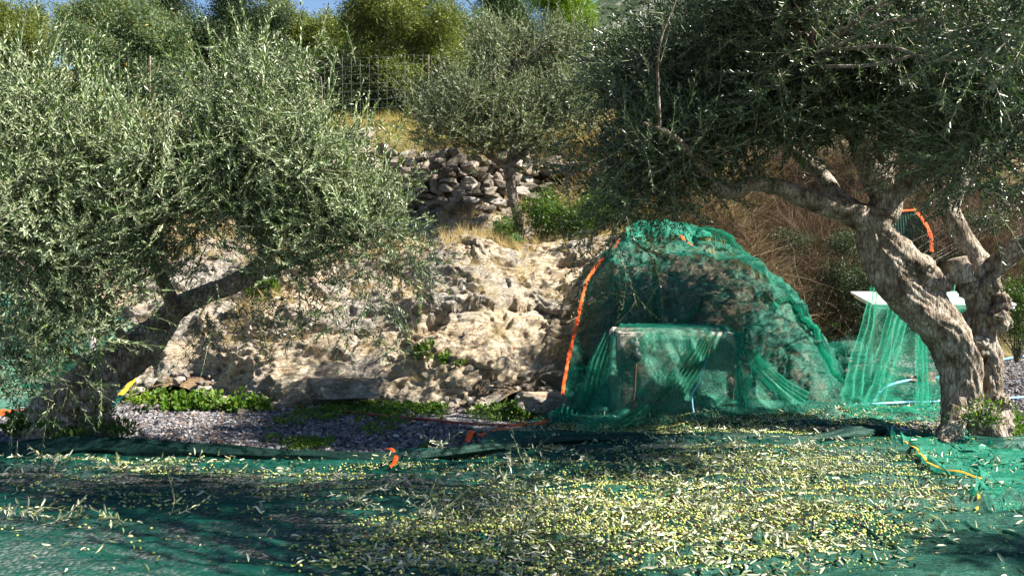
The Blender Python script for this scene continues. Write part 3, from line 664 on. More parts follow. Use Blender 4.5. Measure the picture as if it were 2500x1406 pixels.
# ------------------------------------------------------------------ small olive on the terrace
def mid_tree():
    base = P(1270, 560, 12.0); root = empty('olive_tree', base, 'smaller olive tree with slim spotted trunk on the terrace beside the dry stone wall', 'tree')
    mb = MB(); anchors = []
    def limb(lst, sides=24, bark=0.15, seed=0, an=False):
        p, q = pts_r(lst, 0.8); C, R = tube(mb, p, q, sides, 0.03, 0, bark, 1, seed)
        if an: anchors.extend(C[len(C)//3::6])
    limb([(1268, 575, 12, 17), (1262, 520, 12, 15), (1250, 470, 12, 15), (1243, 420, 12, 16), (1238, 400, 12, 15)], 30, 0.15, 71)
    limb([(1240, 410, 12, 13), (1250, 370, 12, 10), (1262, 320, 12, 9), (1270, 240, 11.9, 6), (1260, 140, 11.8, 4)], 16, 0.15, 72, True)
    limb([(1238, 412, 12, 11), (1200, 385, 11.9, 8), (1150, 350, 11.8, 6), (1090, 290, 11.6, 4)], 16, 0.15, 73, True)
    limb([(1245, 405, 12, 10), (1300, 350, 12, 7), (1350, 290, 12, 5), (1390, 220, 12, 4)], 16, 0.15, 74, True)
    mb.build('trunk', M['bark_dark'], root); rng = np.random.default_rng(51); E = []
    def e(px, py, Y, rx, ry, rz, wt): E.append((P(px, py, Y), (rx, ry, rz), wt))
    e(1230, 265, 11.8, 1.0, 1.1, 0.62, 3); e(1100, 300, 11.6, 0.75, 0.8, 0.45, 1.7); e(1370, 280, 12, 0.75, 0.8, 0.55, 1.6); e(1250, 350, 11.8, 1.15, 0.9, 0.38, 1.5)
    e(1190, 130, 11.9, 0.35, 0.4, 0.35, 0.5); e(1380, 110, 12.1, 0.5, 0.5, 0.45, 0.6); e(1290, 120, 12, 0.4, 0.4, 0.3, 0.4)
    crown(root, E, anchors, 110, 14, 1300, TW, M['leaf_mid'], M['bark'], rng, 0.6, 0.6, 0.7, 0.016, 0.3, shoots=70)
mid_tree()
print('mid tree', time.time()-T0)

# ------------------------------------------------------------------ trees beyond the fence
def back_tree(name, label, cat, px, Y, ells, leafm, seed, n=1500, protos=CLUMP, sc=(0.8, 1.5), up=0.5, grp='trees beyond the wire fence', trunk_r=0.12, rnd=0.8):
    x = (px-CX)*Y/F; z = float(H(x, Y)); root = empty(name, (x, Y, z), label, cat, grp); rng = np.random.default_rng(seed)
    n = int(n*2.3); E = [(P(a, b-26, Y+dy), (rx*1.45, ry*1.1, rz*1.25), rx*ry*rz) for a, b, dy, rx, ry, rz in ells]
    top = E[0][0]; mb = MB(); b = np.array([x, Y, z-0.2])
    tube(mb, [b, b*0.6+top*0.4+rng.normal(0, 0.15, 3), top], [trunk_r, trunk_r*0.7, trunk_r*0.3], 12, 0.1, 0, 0.15, 1, seed)
    for e_ in E[1:]: tube(mb, [b*0.6+top*0.4, (top+e_[0])/2, e_[0]], [trunk_r*0.5, trunk_r*0.35, trunk_r*0.15], 8, 0.15, 0, 0.1, 1, seed)
    mb.build('trunk', M['bark_dark'], root)
    C = [e_[0] for e_ in E]
    crown(root, E, C+[b*0.4+top*0.6], max(10, n//45), 14, n-14*max(10, n//45), protos, leafm, M['bark_dark'], rng, up, 0.7, rnd, 0.02, 0.5, sc, off=0.16, sub=24, subr=(0.2, 0.42))
def bt(*a, **k): back_tree(*a, **k)
bt('broadleaf_tree', 'yellow green tree at the upper left corner, leftmost beyond the fence', 'tree', 20, 19, [(30, 170, 0, 1.0, 1.1, 1.1), (80, 90, 0.3, 0.35, 0.5, 0.5), (10, 70, 0, 0.55, 0.7, 0.5), (-120, 200, 0, 1.2, 1.2, 1.3)], M['leaf_yellow'], 101, 2300)
bt('broadleaf_tree', 'wide feathery blue green tree with a few browned leaves, behind the silvery olive', 'tree', 300, 18, [(290, 200, 0, 1.15, 1.1, 1.0), (230, 70, 0, 0.6, 0.7, 0.6), (370, 110, 0, 0.7, 0.8, 0.8), (330, 330, 0, 1.3, 1.0, 0.8)], M['leaf_willow'], 102, 3000)
bt('broadleaf_tree', 'yellow topped bushy tree showing above the feathery blue green tree', 'tree', 290, 21, [(280, 60, 0, 0.9, 0.8, 0.6), (330, 130, 0, 0.9, 0.9, 0.9), (180, 120, 0, 0.5, 0.6, 0.7)], M['leaf_yellow'], 103, 1500)
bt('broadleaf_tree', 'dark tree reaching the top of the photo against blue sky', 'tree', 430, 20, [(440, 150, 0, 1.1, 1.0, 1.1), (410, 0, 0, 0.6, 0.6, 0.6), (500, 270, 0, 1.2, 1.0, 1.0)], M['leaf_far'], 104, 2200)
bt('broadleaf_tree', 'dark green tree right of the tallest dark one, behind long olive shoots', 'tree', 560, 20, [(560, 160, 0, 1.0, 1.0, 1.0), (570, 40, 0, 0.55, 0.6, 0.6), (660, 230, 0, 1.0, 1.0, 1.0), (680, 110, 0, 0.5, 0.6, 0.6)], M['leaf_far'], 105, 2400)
bt('olive_tree', 'pale olive tree with rounded top standing between two darker trees', 'tree', 800, 20, [(800, 160, 0, 0.75, 0.8, 1.0), (760, 260, 0, 0.9, 0.8, 0.9), (730, 180, 0.5, 0.5, 0.5, 0.7)], M['leaf_yellow'], 106, 1700)
bt('olive_tree', 'large full olive tree lit yellow green at the centre behind the fence', 'tree', 980, 18, [(990, 110, 0, 1.05, 1.1, 0.95), (920, 220, 0, 1.1, 1.0, 0.9), (1070, 220, 0, 0.9, 0.9, 0.9), (900, 60, 0, 0.5, 0.6, 0.6), (1000, 0, 0, 0.8, 0.8, 0.4)], M['leaf_yellow'], 107, 4000)
bt('cypress_tree', 'dark cypress tree behind the small terrace olive', 'tree', 1230, 22, [(1225, -20, 0, 0.8, 0.85, 1.3), (1240, 90, 0, 0.8, 0.9, 0.9), (1200, -150, 0, 0.6, 0.6, 1.6)], M['leaf_cypress'], 108, 2600, sc=(0.7, 1.1), up=1.5)
bt('conifer_tree', 'bright green conifer beside the dark cypress', 'tree', 1380, 23, [(1370, 10, 0, 0.75, 0.8, 1.2), (1400, 90, 0, 0.65, 0.7, 0.6), (1350, -200, 0, 0.6, 0.6, 1.6)], M['leaf_thuja'], 109, 2600, sc=(0.7, 1.1), up=1.0)
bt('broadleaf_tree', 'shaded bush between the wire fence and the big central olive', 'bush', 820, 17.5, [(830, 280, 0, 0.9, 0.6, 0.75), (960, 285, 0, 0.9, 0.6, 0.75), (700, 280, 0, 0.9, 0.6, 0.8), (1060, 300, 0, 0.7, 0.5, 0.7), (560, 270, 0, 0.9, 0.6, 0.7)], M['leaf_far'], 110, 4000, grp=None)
bt('broadleaf_tree', 'sunlit yellow green tree filling the gap left of the central olive', 'tree', 690, 22, [(680, 110, 0, 1.1, 1.0, 0.9), (850, 130, 0, 1.0, 1.0, 0.9), (720, 230, 0, 1.3, 1.0, 0.8)], M['leaf_yellow'], 113, 2200)
bt('broadleaf_tree', 'olive green tree between the central olive and the cypress', 'tree', 1110, 20, [(1110, 130, 0, 0.8, 0.8, 0.8), (1090, 230, 0, 1.0, 0.8, 0.8)], M['leaf_willow'], 114, 1500)
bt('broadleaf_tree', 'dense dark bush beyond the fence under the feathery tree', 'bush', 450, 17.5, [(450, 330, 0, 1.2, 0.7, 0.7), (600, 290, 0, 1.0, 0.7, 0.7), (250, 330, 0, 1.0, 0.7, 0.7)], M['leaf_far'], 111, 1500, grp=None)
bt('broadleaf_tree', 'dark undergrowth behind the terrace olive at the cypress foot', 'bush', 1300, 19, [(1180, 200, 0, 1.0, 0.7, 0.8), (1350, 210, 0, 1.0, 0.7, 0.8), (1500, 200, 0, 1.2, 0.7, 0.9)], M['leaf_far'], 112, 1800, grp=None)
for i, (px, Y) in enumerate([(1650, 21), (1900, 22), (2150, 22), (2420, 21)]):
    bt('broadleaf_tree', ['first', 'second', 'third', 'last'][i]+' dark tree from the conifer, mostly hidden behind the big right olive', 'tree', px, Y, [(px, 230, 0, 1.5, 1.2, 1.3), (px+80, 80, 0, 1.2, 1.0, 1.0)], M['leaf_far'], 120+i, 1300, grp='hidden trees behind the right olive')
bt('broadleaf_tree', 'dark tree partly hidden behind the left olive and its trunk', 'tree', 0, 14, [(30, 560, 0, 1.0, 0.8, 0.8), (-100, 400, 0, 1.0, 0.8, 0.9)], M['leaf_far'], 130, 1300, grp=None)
print('back trees', time.time()-T0)

# unseen tree added at the right, crown placed to shade the near net
def shade_tree(cx, cy, cz, E, n, seed, label):
    root = empty('olive_tree', (cx, cy, 0), label, 'tree', 'unseen trees added for shade'); rng = np.random.default_rng(seed); mb = MB()
    tube(mb, [(cx, cy, -0.1), (cx+0.1, cy, cz*0.4), (cx, cy, cz)], [0.2, 0.14, 0.05], 20, 0.04, 0, 0.2, 1, seed); mb.build('trunk', M['bark'], root)
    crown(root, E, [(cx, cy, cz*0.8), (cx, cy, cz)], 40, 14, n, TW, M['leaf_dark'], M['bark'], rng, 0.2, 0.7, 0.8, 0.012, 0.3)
def sh(px, py, z):                     # crown centre whose shadow falls on a given spot of the ground
    g = G(px, py); k = z/math.tan(radians(SUN_EL)); return (g[0]+k*sin(radians(SUN_AZ)), g[1]-k*cos(radians(SUN_AZ)), z)
c1 = sh(420, 1215, 3.4); c2 = sh(960, 1210, 3.4); c3 = sh(-200, 1215, 3.4); c4 = sh(2480, 1380, 3.4)
shade_tree(4.4, 1.6, 3.0, [(np.array(c1), (0.95, 0.42, 0.25), 2.0), (np.array(c3), (0.9, 0.45, 0.25), 1.6), (np.array(c2), (0.45, 0.22, 0.15), 0.5), (np.array(c4), (0.5, 0.2, 0.15), 0.5)], 1400, 201, 'unseen olive tree added at the right to shade the near net')

# ------------------------------------------------------------------ dry stone wall
def stones(mb, pos, size, rng, sub=2, mi=0, amp=0.5):
    V, f = ico(sub)
    for p, s in zip(pos, size):
        q = rng.random()*50; n = 1+amp*fbm(V[:, 0]*0.9+q, V[:, 1]*0.9, V[:, 2]*0.9, 3)
        U = np.sign(V)*np.abs(V)**0.7*n[:, None]
        for _ in range(7):
            d = rng.normal(size=3); d /= np.linalg.norm(d); U = U-np.maximum(U @ d-rng.uniform(0.5, 0.8), 0)[:, None]*d
        W = U*1.15*np.array(s)/2
        R = rot_from(np.array([[rng.normal(0, 0.14), rng.normal(0, 0.14), 1.0]]), np.array([rng.uniform(-0.35, 0.35)]))[0]
        mb.add(W @ R.T+np.array(p), [f], mi)
def wall():
    rng = np.random.default_rng(61); mb = MB(); Y = 13.4; x = -5.5
    for layer in range(16):
        x = -5.5+rng.random()*0.2
        while x < 4.3:
            w_ = rng.uniform(0.10, 0.36); h_ = rng.uniform(0.09, 0.15)
            Y = float(toe(x+0.2))+4.22; z0 = float(H(x+0.2, Y-0.25))-0.08; toph = 1.30+0.18*math.sin(x*1.7)+0.1*math.sin(x*4.1)-(0.35 if x > 0.2 else 0)
            z = z0+layer*0.105
            if z-z0 < toph and rng.random() > 0.03:
                stones(mb, [(x+w_/2, Y+0.03*layer+rng.normal(0, 0.03), z)], [(w_*1.08, rng.uniform(0.2, 0.34), h_*1.25)], rng)
            x += w_*0.95
    o = mb.build('dry_stone_wall', M['wallstone'], None, smooth=False)
    tag(o, 'dry stone retaining wall of rough grey and tan stones on the terrace', 'stone wall')
wall()
def boulder(px, py, Y, sz, seed, label, grp=None, mat='rock'):
    rng = np.random.default_rng(seed); c = P(px, py, Y); V, f = ico(5); q = seed*3.3
    n = 1+0.45*fbm(V[:, 0]*0.9+q, V[:, 1]*0.9, V[:, 2]*0.9, 3)+0.06*(ridged(V[:, 0]*3+q, V[:, 1]*3, V[:, 2]*6, 4)-0.4)
    U = np.sign(V)*np.abs(V)**0.75*n[:, None]
    for _ in range(9):
        d = rng.normal(size=3); d /= np.linalg.norm(d); U = U-np.maximum(U @ d-rng.uniform(0.6, 0.85), 0)[:, None]*d*0.9
    U = U*(1+0.03*(ridged(V[:, 0]*2+q, V[:, 1]*2, V[:, 2]*11, 4)-0.4)+0.03*fbm(V[:, 0]*7, V[:, 1]*7, V[:, 2]*7+q, 3))[:, None]
    W = U*1.1*np.array(sz)/2+c
    o = mobj('boulder', W-c, [f], M[mat]); o.location = tuple(c); tag(o, label, 'rock', grp)
boulder(820, 950, 8.75, (0.75, 0.5, 0.30), 1, 'low grey boulder lying among weeds at the foot of the rock bank')
boulder(1330, 985, 8.2, (0.5, 0.35, 0.25), 3, 'tan rock touching the gravel beside the orange net edge')
boulder(1675, 520, 12.6, (0.30, 0.25, 0.18), 6, 'small white rock above the netted mound', None, 'wallstone')
boulder(690, 905, 9.0, (0.35, 0.3, 0.42), 7, 'narrow upright grey rock at the foot of the bank')
def rubble():
    rng = np.random.default_rng(62); mb = MB(); P_ = []; Sz = []
    for i in range(230):
        x = rng.uniform(3.1, 5.2); y = rng.uniform(10.5, 14.5)
        P_.append((x, y, float(H(x, y))+0.03)); s = rng.uniform(0.08, 0.26); Sz.append((s*1.3, s, s*0.7))
    stones(mb, P_, Sz, rng)
    tag(mb.build('rubble', M['wallstone'], None, smooth=False), 'loose broken stones in the dark gully behind the netted mound', 'rubble', None, 'stuff')
    mb = MB(); P_ = []; Sz = []
    for i in range(260):
        x = rng.uniform(-6, 3.4); d = rng.uniform(1.9, 4.2); y = float(toe(x))+d
        P_.append((x, y, float(H(x, y))+0.02)); s = rng.uniform(0.04, 0.16); Sz.append((s*1.3, s, s*0.7))
    for i in range(330):
        x = rng.uniform(-4.5, 0.9); y = float(toe(x))+rng.normal(-0.12, 0.22); P_.append((x, y, max(0, float(H(x, y)))+0.01)); s = rng.uniform(0.03, 0.11); Sz.append((s*1.3, s, s*0.7))
    stones(mb, P_, Sz, rng, 1)
    tag(mb.build('scattered_stones', M['wallstone'], None, smooth=False), 'small stones fallen along the terrace and foot of the bank', 'stones', None, 'stuff')
rubble()
print('stones', time.time()-T0)

# ------------------------------------------------------------------ wire fence
def fence():
    root = empty('wire_fence', (0, 15.3, 3.5), 'thin wire mesh fence along the top of the slope', 'fence')
    xs = np.arange(-12, 1.2, 0.16); zt = lambda x: float(H(x, 15.3))+0.05
    mb = MB(); path = [(x, 15.3, 0) for x in xs]
    for k in range(8):
        pts = [(x, 15.3, zt(x)+0.02+k*0.15+0.015*math.sin(x*2)) for x in xs[::4]]; tube(mb, pts, [0.002]*len(pts), 4, 0.6)
    for x in xs: tube(mb, [(x, 15.3, zt(x)), (x, 15.3, zt(x)+1.1)], [0.0017, 0.0017], 4, 0.6)
    mb.build('wire_mesh', M['wire'], root)
    for x in np.arange(-11.5, 1.3, 2.5):
        mb = MB(); tube(mb, [(x, 15.33, zt(x)-0.2), (x, 15.33, zt(x)+1.1)], [0.016, 0.016], 10, 0.3); mb.build('post', M['bark_dark'], root)
fence()

# ------------------------------------------------------------------ masonry block with tap and gauge
BX0, BX1, BY0, BY1, BZ = 0.96, 2.03, 7.70, 8.48, 0.83
def block():
    root = empty('masonry_block', ((BX0+BX1)/2, (BY0+BY1)/2, 0), 'square rendered masonry block with stones showing, covered by green net', 'masonry block')
    import bmesh
    bm = bmesh.new(); bmesh.ops.create_cube(bm, size=1); bmesh.ops.subdivide_edges(bm, edges=list(bm.edges), cuts=60, use_grid_fill=True)
    V = np.array([v.co[:] for v in bm.verts]); f = np.array([[v.index for v in q.verts] for q in bm.faces]); bm.free()
    V = V*np.array([BX1-BX0, BY1-BY0, BZ+0.1])+np.array([(BX0+BX1)/2, (BY0+BY1)/2, (BZ-0.1)/2])
    n = V-np.array([(BX0+BX1)/2, (BY0+BY1)/2, (BZ-0.1)/2]); nn = n/np.array([BX1-BX0, BY1-BY0, BZ+0.1])*2
    nd = nn*(np.abs(nn) > 0.99); d = -0.004+0.010*fbm(V[:, 0]*6, V[:, 1]*6, V[:, 2]*6, 4)-0.02*sstep(0.25, 0.4, fbm(V[:, 0]*2.2+4, V[:, 1]*2.2, V[:, 2]*2.6, 3))
    edge = (np.abs(nn) > 0.96).sum(1) >= 2; d = d-0.012*edge
    mobj('body', V+nd*d[:, None], [f], M['plaster'], root)
    # pressure gauge and pipe
    c = P(1553, 870, 7.64); mb = MB(); tube(mb, [c+[0, 0.05, 0], c+[0, 0.02, 0], c+[0, -0.025, 0]], [0.045, 0.048, 0.048], 28, 0.1, 0); g = mb.build('gauge', M['black'], root)
    mb = MB(); tube(mb, [c+[0, -0.026, 0], c+[0, -0.028, 0], c+[0, -0.031, 0]], [0.036, 0.036, 0.034], 24, 0.1, 0); mb.build('gauge_face', M['white'], g).location = -np.array(g.location)*0
    mb = MB(); tube(mb, [c+[0.0, 0, 0.17], c+[0, 0, 0.1], c+[0, 0, 0.04]], [0.014, 0.014, 0.014], 12, 0.05, 0); box(mb, c+np.array([0, 0, 0.11]), (0.05, 0.04, 0.045), 0, 0, 0.006); box(mb, c+np.array([0, 0, 0.17]), (0.07, 0.015, 0.015), 0, 0, 0.004)
    mb.build('valve', M['metal'], root)
    mb = MB(); tube(mb, [c+[0, 0, -0.04], c+[-0.01, 0, -0.2], c+[-0.02, 0, -0.35], c+[-0.06, 0, -0.52], c+[-0.10, 0, -0.60]], [0.011]*5, 10, 0.05, 0); mb.build('pipe', M['rust'], root)
    c = P(1727, 838, 7.62); mb = MB(); tube(mb, [c+[0, 0.1, 0.03], c+[0, 0.03, 0.03], c+[0, -0.01, 0.0], c+[0, -0.015, -0.05]], [0.016, 0.016, 0.016, 0.014], 12, 0.03, 0)
    box(mb, c+np.array([0, 0.02, 0.06]), (0.07, 0.014, 0.014), 0, 0, 0.004); tube(mb, [c+[0, 0.02, 0.03], c+[0, 0.02, 0.06]], [0.008, 0.008], 8, 0.05, 0); tp = mb.build('tap', M['brass'], root)
    mb = MB(); tube(mb, [c+[0, -0.015, -0.05], c+[0, -0.017, -0.09]], [0.02, 0.02], 14, 0.05, 0); mb.build('hose_collar', M['orange'], root)
    return c
tapc = block()
def hose(name, pts, r, mat, label):
    mb = MB(); tube(mb, pts, [r]*len(pts), 12, 0.04); o = mb.build(name, M[mat]); tag(o, label, 'hose'); return o
hose('hose', [tapc+[0, -0.017, -0.08], tapc+[-0.03, -0.02, -0.2], tapc+[-0.10, -0.03, -0.38], P(1690, 960, 7.58), P(1693, 1005, 7.5), P(1710, 1032, 7.4), G(1760, 1040)+[0, 0, 0.02], G(1850, 1048)+[0, 0, 0.02]], 0.009, 'paleblue', 'thin light blue hose hanging from the tap on the masonry block')
hose('hose', [G(1560, 1030)+[0, 0, .03], G(1640, 1040)+[0, 0, .03], G(1800, 1036)+[0, 0, .03], G(1950, 1038)+[0, 0, .04], G(2080, 1050)+[0, 0, .03], G(2190, 1058)+[0, 0, .03], G(2260, 1072)+[0, 0, .02], G(2330, 1094)+[0, 0, .02], G(2420, 1120)+[0, 0, .02], G(2560, 1150)+[0, 0, .02]], 0.019, 'blue', 'thick dark blue hose crossing the gravel under the right olive trunk')
hose('hose', [G(2130, 985)+[0, 0, .02], G(2160, 950)+[0, 0, .02], G(2220, 932)+[0, 0, .02], G(2310, 922)+[0, 0, .02], G(2400, 895)+[0, 0, .02], G(2450, 880)+[0, 0, .02], G(2560, 862)+[0, 0, .02]], 0.018, 'paleblue', 'pale blue hose curving over the gravel behind the right trunk')
hose('hose', [G(2000, 1010)+[0, 0, .05], G(2100, 1000)+[0, 0, .05], G(2200, 992)+[0, 0, .04], G(2290, 985)+[0, 0, .02], G(2480, 975)+[0, 0, .02], G(2600, 972)+[0, 0, .02]], 0.013, 'paleblue', 'straight light blue hose low under the table net, nearest the trunk')
hose('hose', [G(560, 985)+[0, 0, .02], G(650, 993)+[0, 0, .02], G(760, 1000)+[0, 0, .02], G(870, 1012)+[0, 0, .02], G(960, 1022)+[0, 0, .02], G(1040, 1028)+[0, 0, .02], G(1130, 1038)+[0, 0, .02], G(1240, 1043)+[0, 0, .02], G(1330, 1041)+[0, 0, .02], G(1420, 1040)+[0, 0, .02]], 0.012, 'redhose', 'dark red hose lying across the gravel at the foot of the rock bank')

# ------------------------------------------------------------------ white table
TX0, TX1, TY0, TY1, TZ = 4.85, 6.80, 11.5, 12.25, 0.96
def table():
    root = empty('folding_table', ((TX0+TX1)/2, (TY0+TY1)/2, 0), 'white folding table behind the right olive trunk, half covered by net', 'table')
    mb = MB(); box(mb, ((TX0+TX1)/2, (TY0+TY1)/2, TZ-0.02), (TX1-TX0, TY1-TY0, 0.035), 0, 0, 0.012); mb.V[-1][:, 2] += (mb.V[-1][:, 1]-TY0)*0.20; mb.build('tabletop', M['white'], root)
    mb = MB(); box(mb, ((TX0+TX1)/2+0.02, (TY0+TY1)/2, TZ-0.062), (TX1-TX0-0.06, TY1-TY0-0.04, 0.04), 0, 0, 0.01); mb.V[-1][:, 2] += (mb.V[-1][:, 1]-TY0)*0.19; mb.build('apron', M['white'], root)
    for sx, x in ((1, TX0+0.35), (-1, TX1-0.3)):
        for y in (TY0+0.08, TY1-0.08):
            mb = MB(); tube(mb, [(x, y, TZ-0.08), (x+sx*-0.12, y, 0)], [0.02, 0.02], 12, 0.2); mb.build('leg', M['white'], root)
        mb = MB(); tube(mb, [(x-sx*0.08, TY0+0.08, 0.3), (x-sx*0.08, TY1-0.08, 0.3)], [0.014, 0.014], 10, 0.2); mb.build('brace', M['white'], root)
table()

# ------------------------------------------------------------------ the near net on the ground (height field)
def ridge(x, y, x0, x1, yc, amp, wid, hgt, ph=0.0, slope=0.0):
    c = yc+slope*(x-x0)+amp*np.sin((x-x0)*1.7+ph)+amp*0.4*np.sin((x-x0)*4.3+ph*2)
    m = sstep(x0-0.25, x0+0.25, x)*(1-sstep(x1-0.3, x1+0.3, x))
    return m*hgt*np.exp(-np.abs((y-c)/wid)**1.6)
RIDGES = [(-5, -0.5, 5.75, 0.05, 0.07, 0.04, 0.3, 0.0), (0.3, 4.2, 6.38, 0.06, 0.09, 0.06, 1.0, 0.04), (-1.0, 3.5, 6.10, 0.06, 0.06, 0.05, 2.1, 0.0), (0.0, 1.6, 5.55, 0.04, 0.07, 0.055, 0.5, 0.03), (0.9, 3.2, 5.25, 0.05, 0.05, 0.04, 1.2, 0.06),
          (1.2, 3.3, 4.75, 0.03, 0.035, 0.045, 0.2, 0.04), (1.0, 3.1, 4.55, 0.04, 0.03, 0.035, 2.0, -0.02), (-0.2, 1.2, 5.9, 0.03, 0.05, 0.04, 0.4, 0.05), (0.3, 2.6, 5.05, 0.03, 0.035, 0.03, 1.4, 0.02),
          (-0.9, 1.2, 6.62, 0.05, 0.05, 0.06, 0.6, 0.05), (1.4, 3.2, 7.0, 0.06, 0.05, 0.06, 0.9, 0.1), (1.0, 2.9, 7.3, 0.08, 0.05, 0.07, 1.9, 0.12), (1.7, 3.1, 7.6, 0.06, 0.05, 0.08, 0.1, -0.2), (-0.6, 0.8, 4.05, 0.05, 0.05, 0.04, 1.1, 0.02), (1.9, 3.4, 7.95, 0.06, 0.05, 0.07, 1.5, 0.1), (0.9, 2.0, 3.75, 0.05, 0.04, 0.03, 0.0, 0.1)]
def FG(x, y):
    x = np.asarray(x, float); y = np.asarray(y, float)
    wv = 0.35*fbm(x*0.6, y*0.6, 1, 2)
    z = 0.03+ground_z(x, y)+0.034*ridged(x*0.55+wv, y*3.4+wv*3, 0, 3)+0.016*fbm(x*1.8, y*8, 2, 3)+0.013*ridged(x*1.3, y*13+wv*6, 7, 2)
    z = z+0.02*sstep(6.5, 7.0, y)*(ridged(x*2.0, y*2.8, 5, 3)+0.1)*sstep(0.8, 1.8, x)
    for r in RIDGES: z = z+ridge(x, y, *r)
    return np.maximum(z, 0.012)
def near_net():
    nx, ny = 620, 560; xs = np.linspace(-4.9, 4.6, nx); ys = np.linspace(2.3, 8.35, ny)
    X, Yv = np.meshgrid(xs, ys, indexing='ij'); Z = FG(X, Yv)
    back = 6.20+0.04*np.sin(X*2.1)+0.03*np.sin(X*7)-0.12*sstep(-3.2, -4.8, X)-0.08*sstep(-1.5, -0.2, X)
    back = back+2.12*sstep(-0.75, 0.75, X)-1.55*sstep(2.95, 3.5, X)+0.25*sstep(0.3, 0.6, X)*(1-sstep(2.9, 3.0, X))*0-0.25*sstep(3.3, 4.5, X)
    keep = (Yv < back)
    kf = keep[:-1, :-1] & keep[1:, :-1] & keep[1:, 1:] & keep[:-1, 1:]
    f = grid_faces(nx, ny)[kf.ravel()]
    V = np.stack([X, Yv, Z], -1).reshape(-1, 3); used = np.zeros(len(V), bool); used[f.ravel()] = True
    mp = np.cumsum(used)-1; root = empty('harvest_net', (0, 5, 0), 'large dark green harvest net spread over the ground and strewn with olives', 'net')
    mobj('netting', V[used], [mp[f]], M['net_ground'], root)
    # the doubled, rolled far edge, coloured near black for its shade
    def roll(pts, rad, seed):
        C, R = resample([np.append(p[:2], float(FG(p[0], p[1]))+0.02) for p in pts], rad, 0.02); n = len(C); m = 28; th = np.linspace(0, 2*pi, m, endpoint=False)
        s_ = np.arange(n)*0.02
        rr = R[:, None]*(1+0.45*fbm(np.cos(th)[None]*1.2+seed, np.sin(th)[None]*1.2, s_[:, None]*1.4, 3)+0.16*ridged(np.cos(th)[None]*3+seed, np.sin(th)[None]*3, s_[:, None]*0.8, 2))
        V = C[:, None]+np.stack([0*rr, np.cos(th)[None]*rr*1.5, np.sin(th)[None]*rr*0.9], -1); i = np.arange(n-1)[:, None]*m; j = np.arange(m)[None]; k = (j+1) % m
        mobj('rolled_edge', V.reshape(-1, 3), [np.stack([i+j, i+k, i+m+k, i+m+j], -1).reshape(-1, 4)], M['net_roll_shade'], root)
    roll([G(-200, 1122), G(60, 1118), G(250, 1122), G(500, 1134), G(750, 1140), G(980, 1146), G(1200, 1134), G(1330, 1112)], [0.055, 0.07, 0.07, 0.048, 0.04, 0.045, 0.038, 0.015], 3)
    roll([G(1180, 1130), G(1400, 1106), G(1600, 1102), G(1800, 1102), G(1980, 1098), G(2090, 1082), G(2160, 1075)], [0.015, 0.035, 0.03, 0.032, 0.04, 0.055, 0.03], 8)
    # bits of coloured edging that show on it
    def edging(pts, wd, mat, name='edging'):
        C, _ = resample([np.append(p[:2], float(FG(p[0], p[1]))+0.012) for p in pts], [1]*len(pts), 0.03); C[:, 2] = FG(C[:, 0], C[:, 1])+0.014
        t = np.gradient(C, axis=0); s = np.cross(t, [0, 0, 1]); s /= np.linalg.norm(s, axis=1)[:, None]
        a = C+s*wd/2; b = C-s*wd/2; a[:, 2] += 0.012*np.sin(np.arange(len(C))*0.9); V = np.stack([a, (a+b)/2+[0, 0, 0.008], b], 1).reshape(-1, 3)
        mobj(name, V, [grid_faces(len(C), 3)], M[mat], root)
    edging([G(1335, 1052), G(1260, 1062), G(1180, 1080), G(1135, 1098)], 0.045, 'orange', 'edging')
    edging([G(945, 1120), G(965, 1140), G(968, 1155), G(950, 1168)], 0.03, 'orange', 'edging')
near_net()

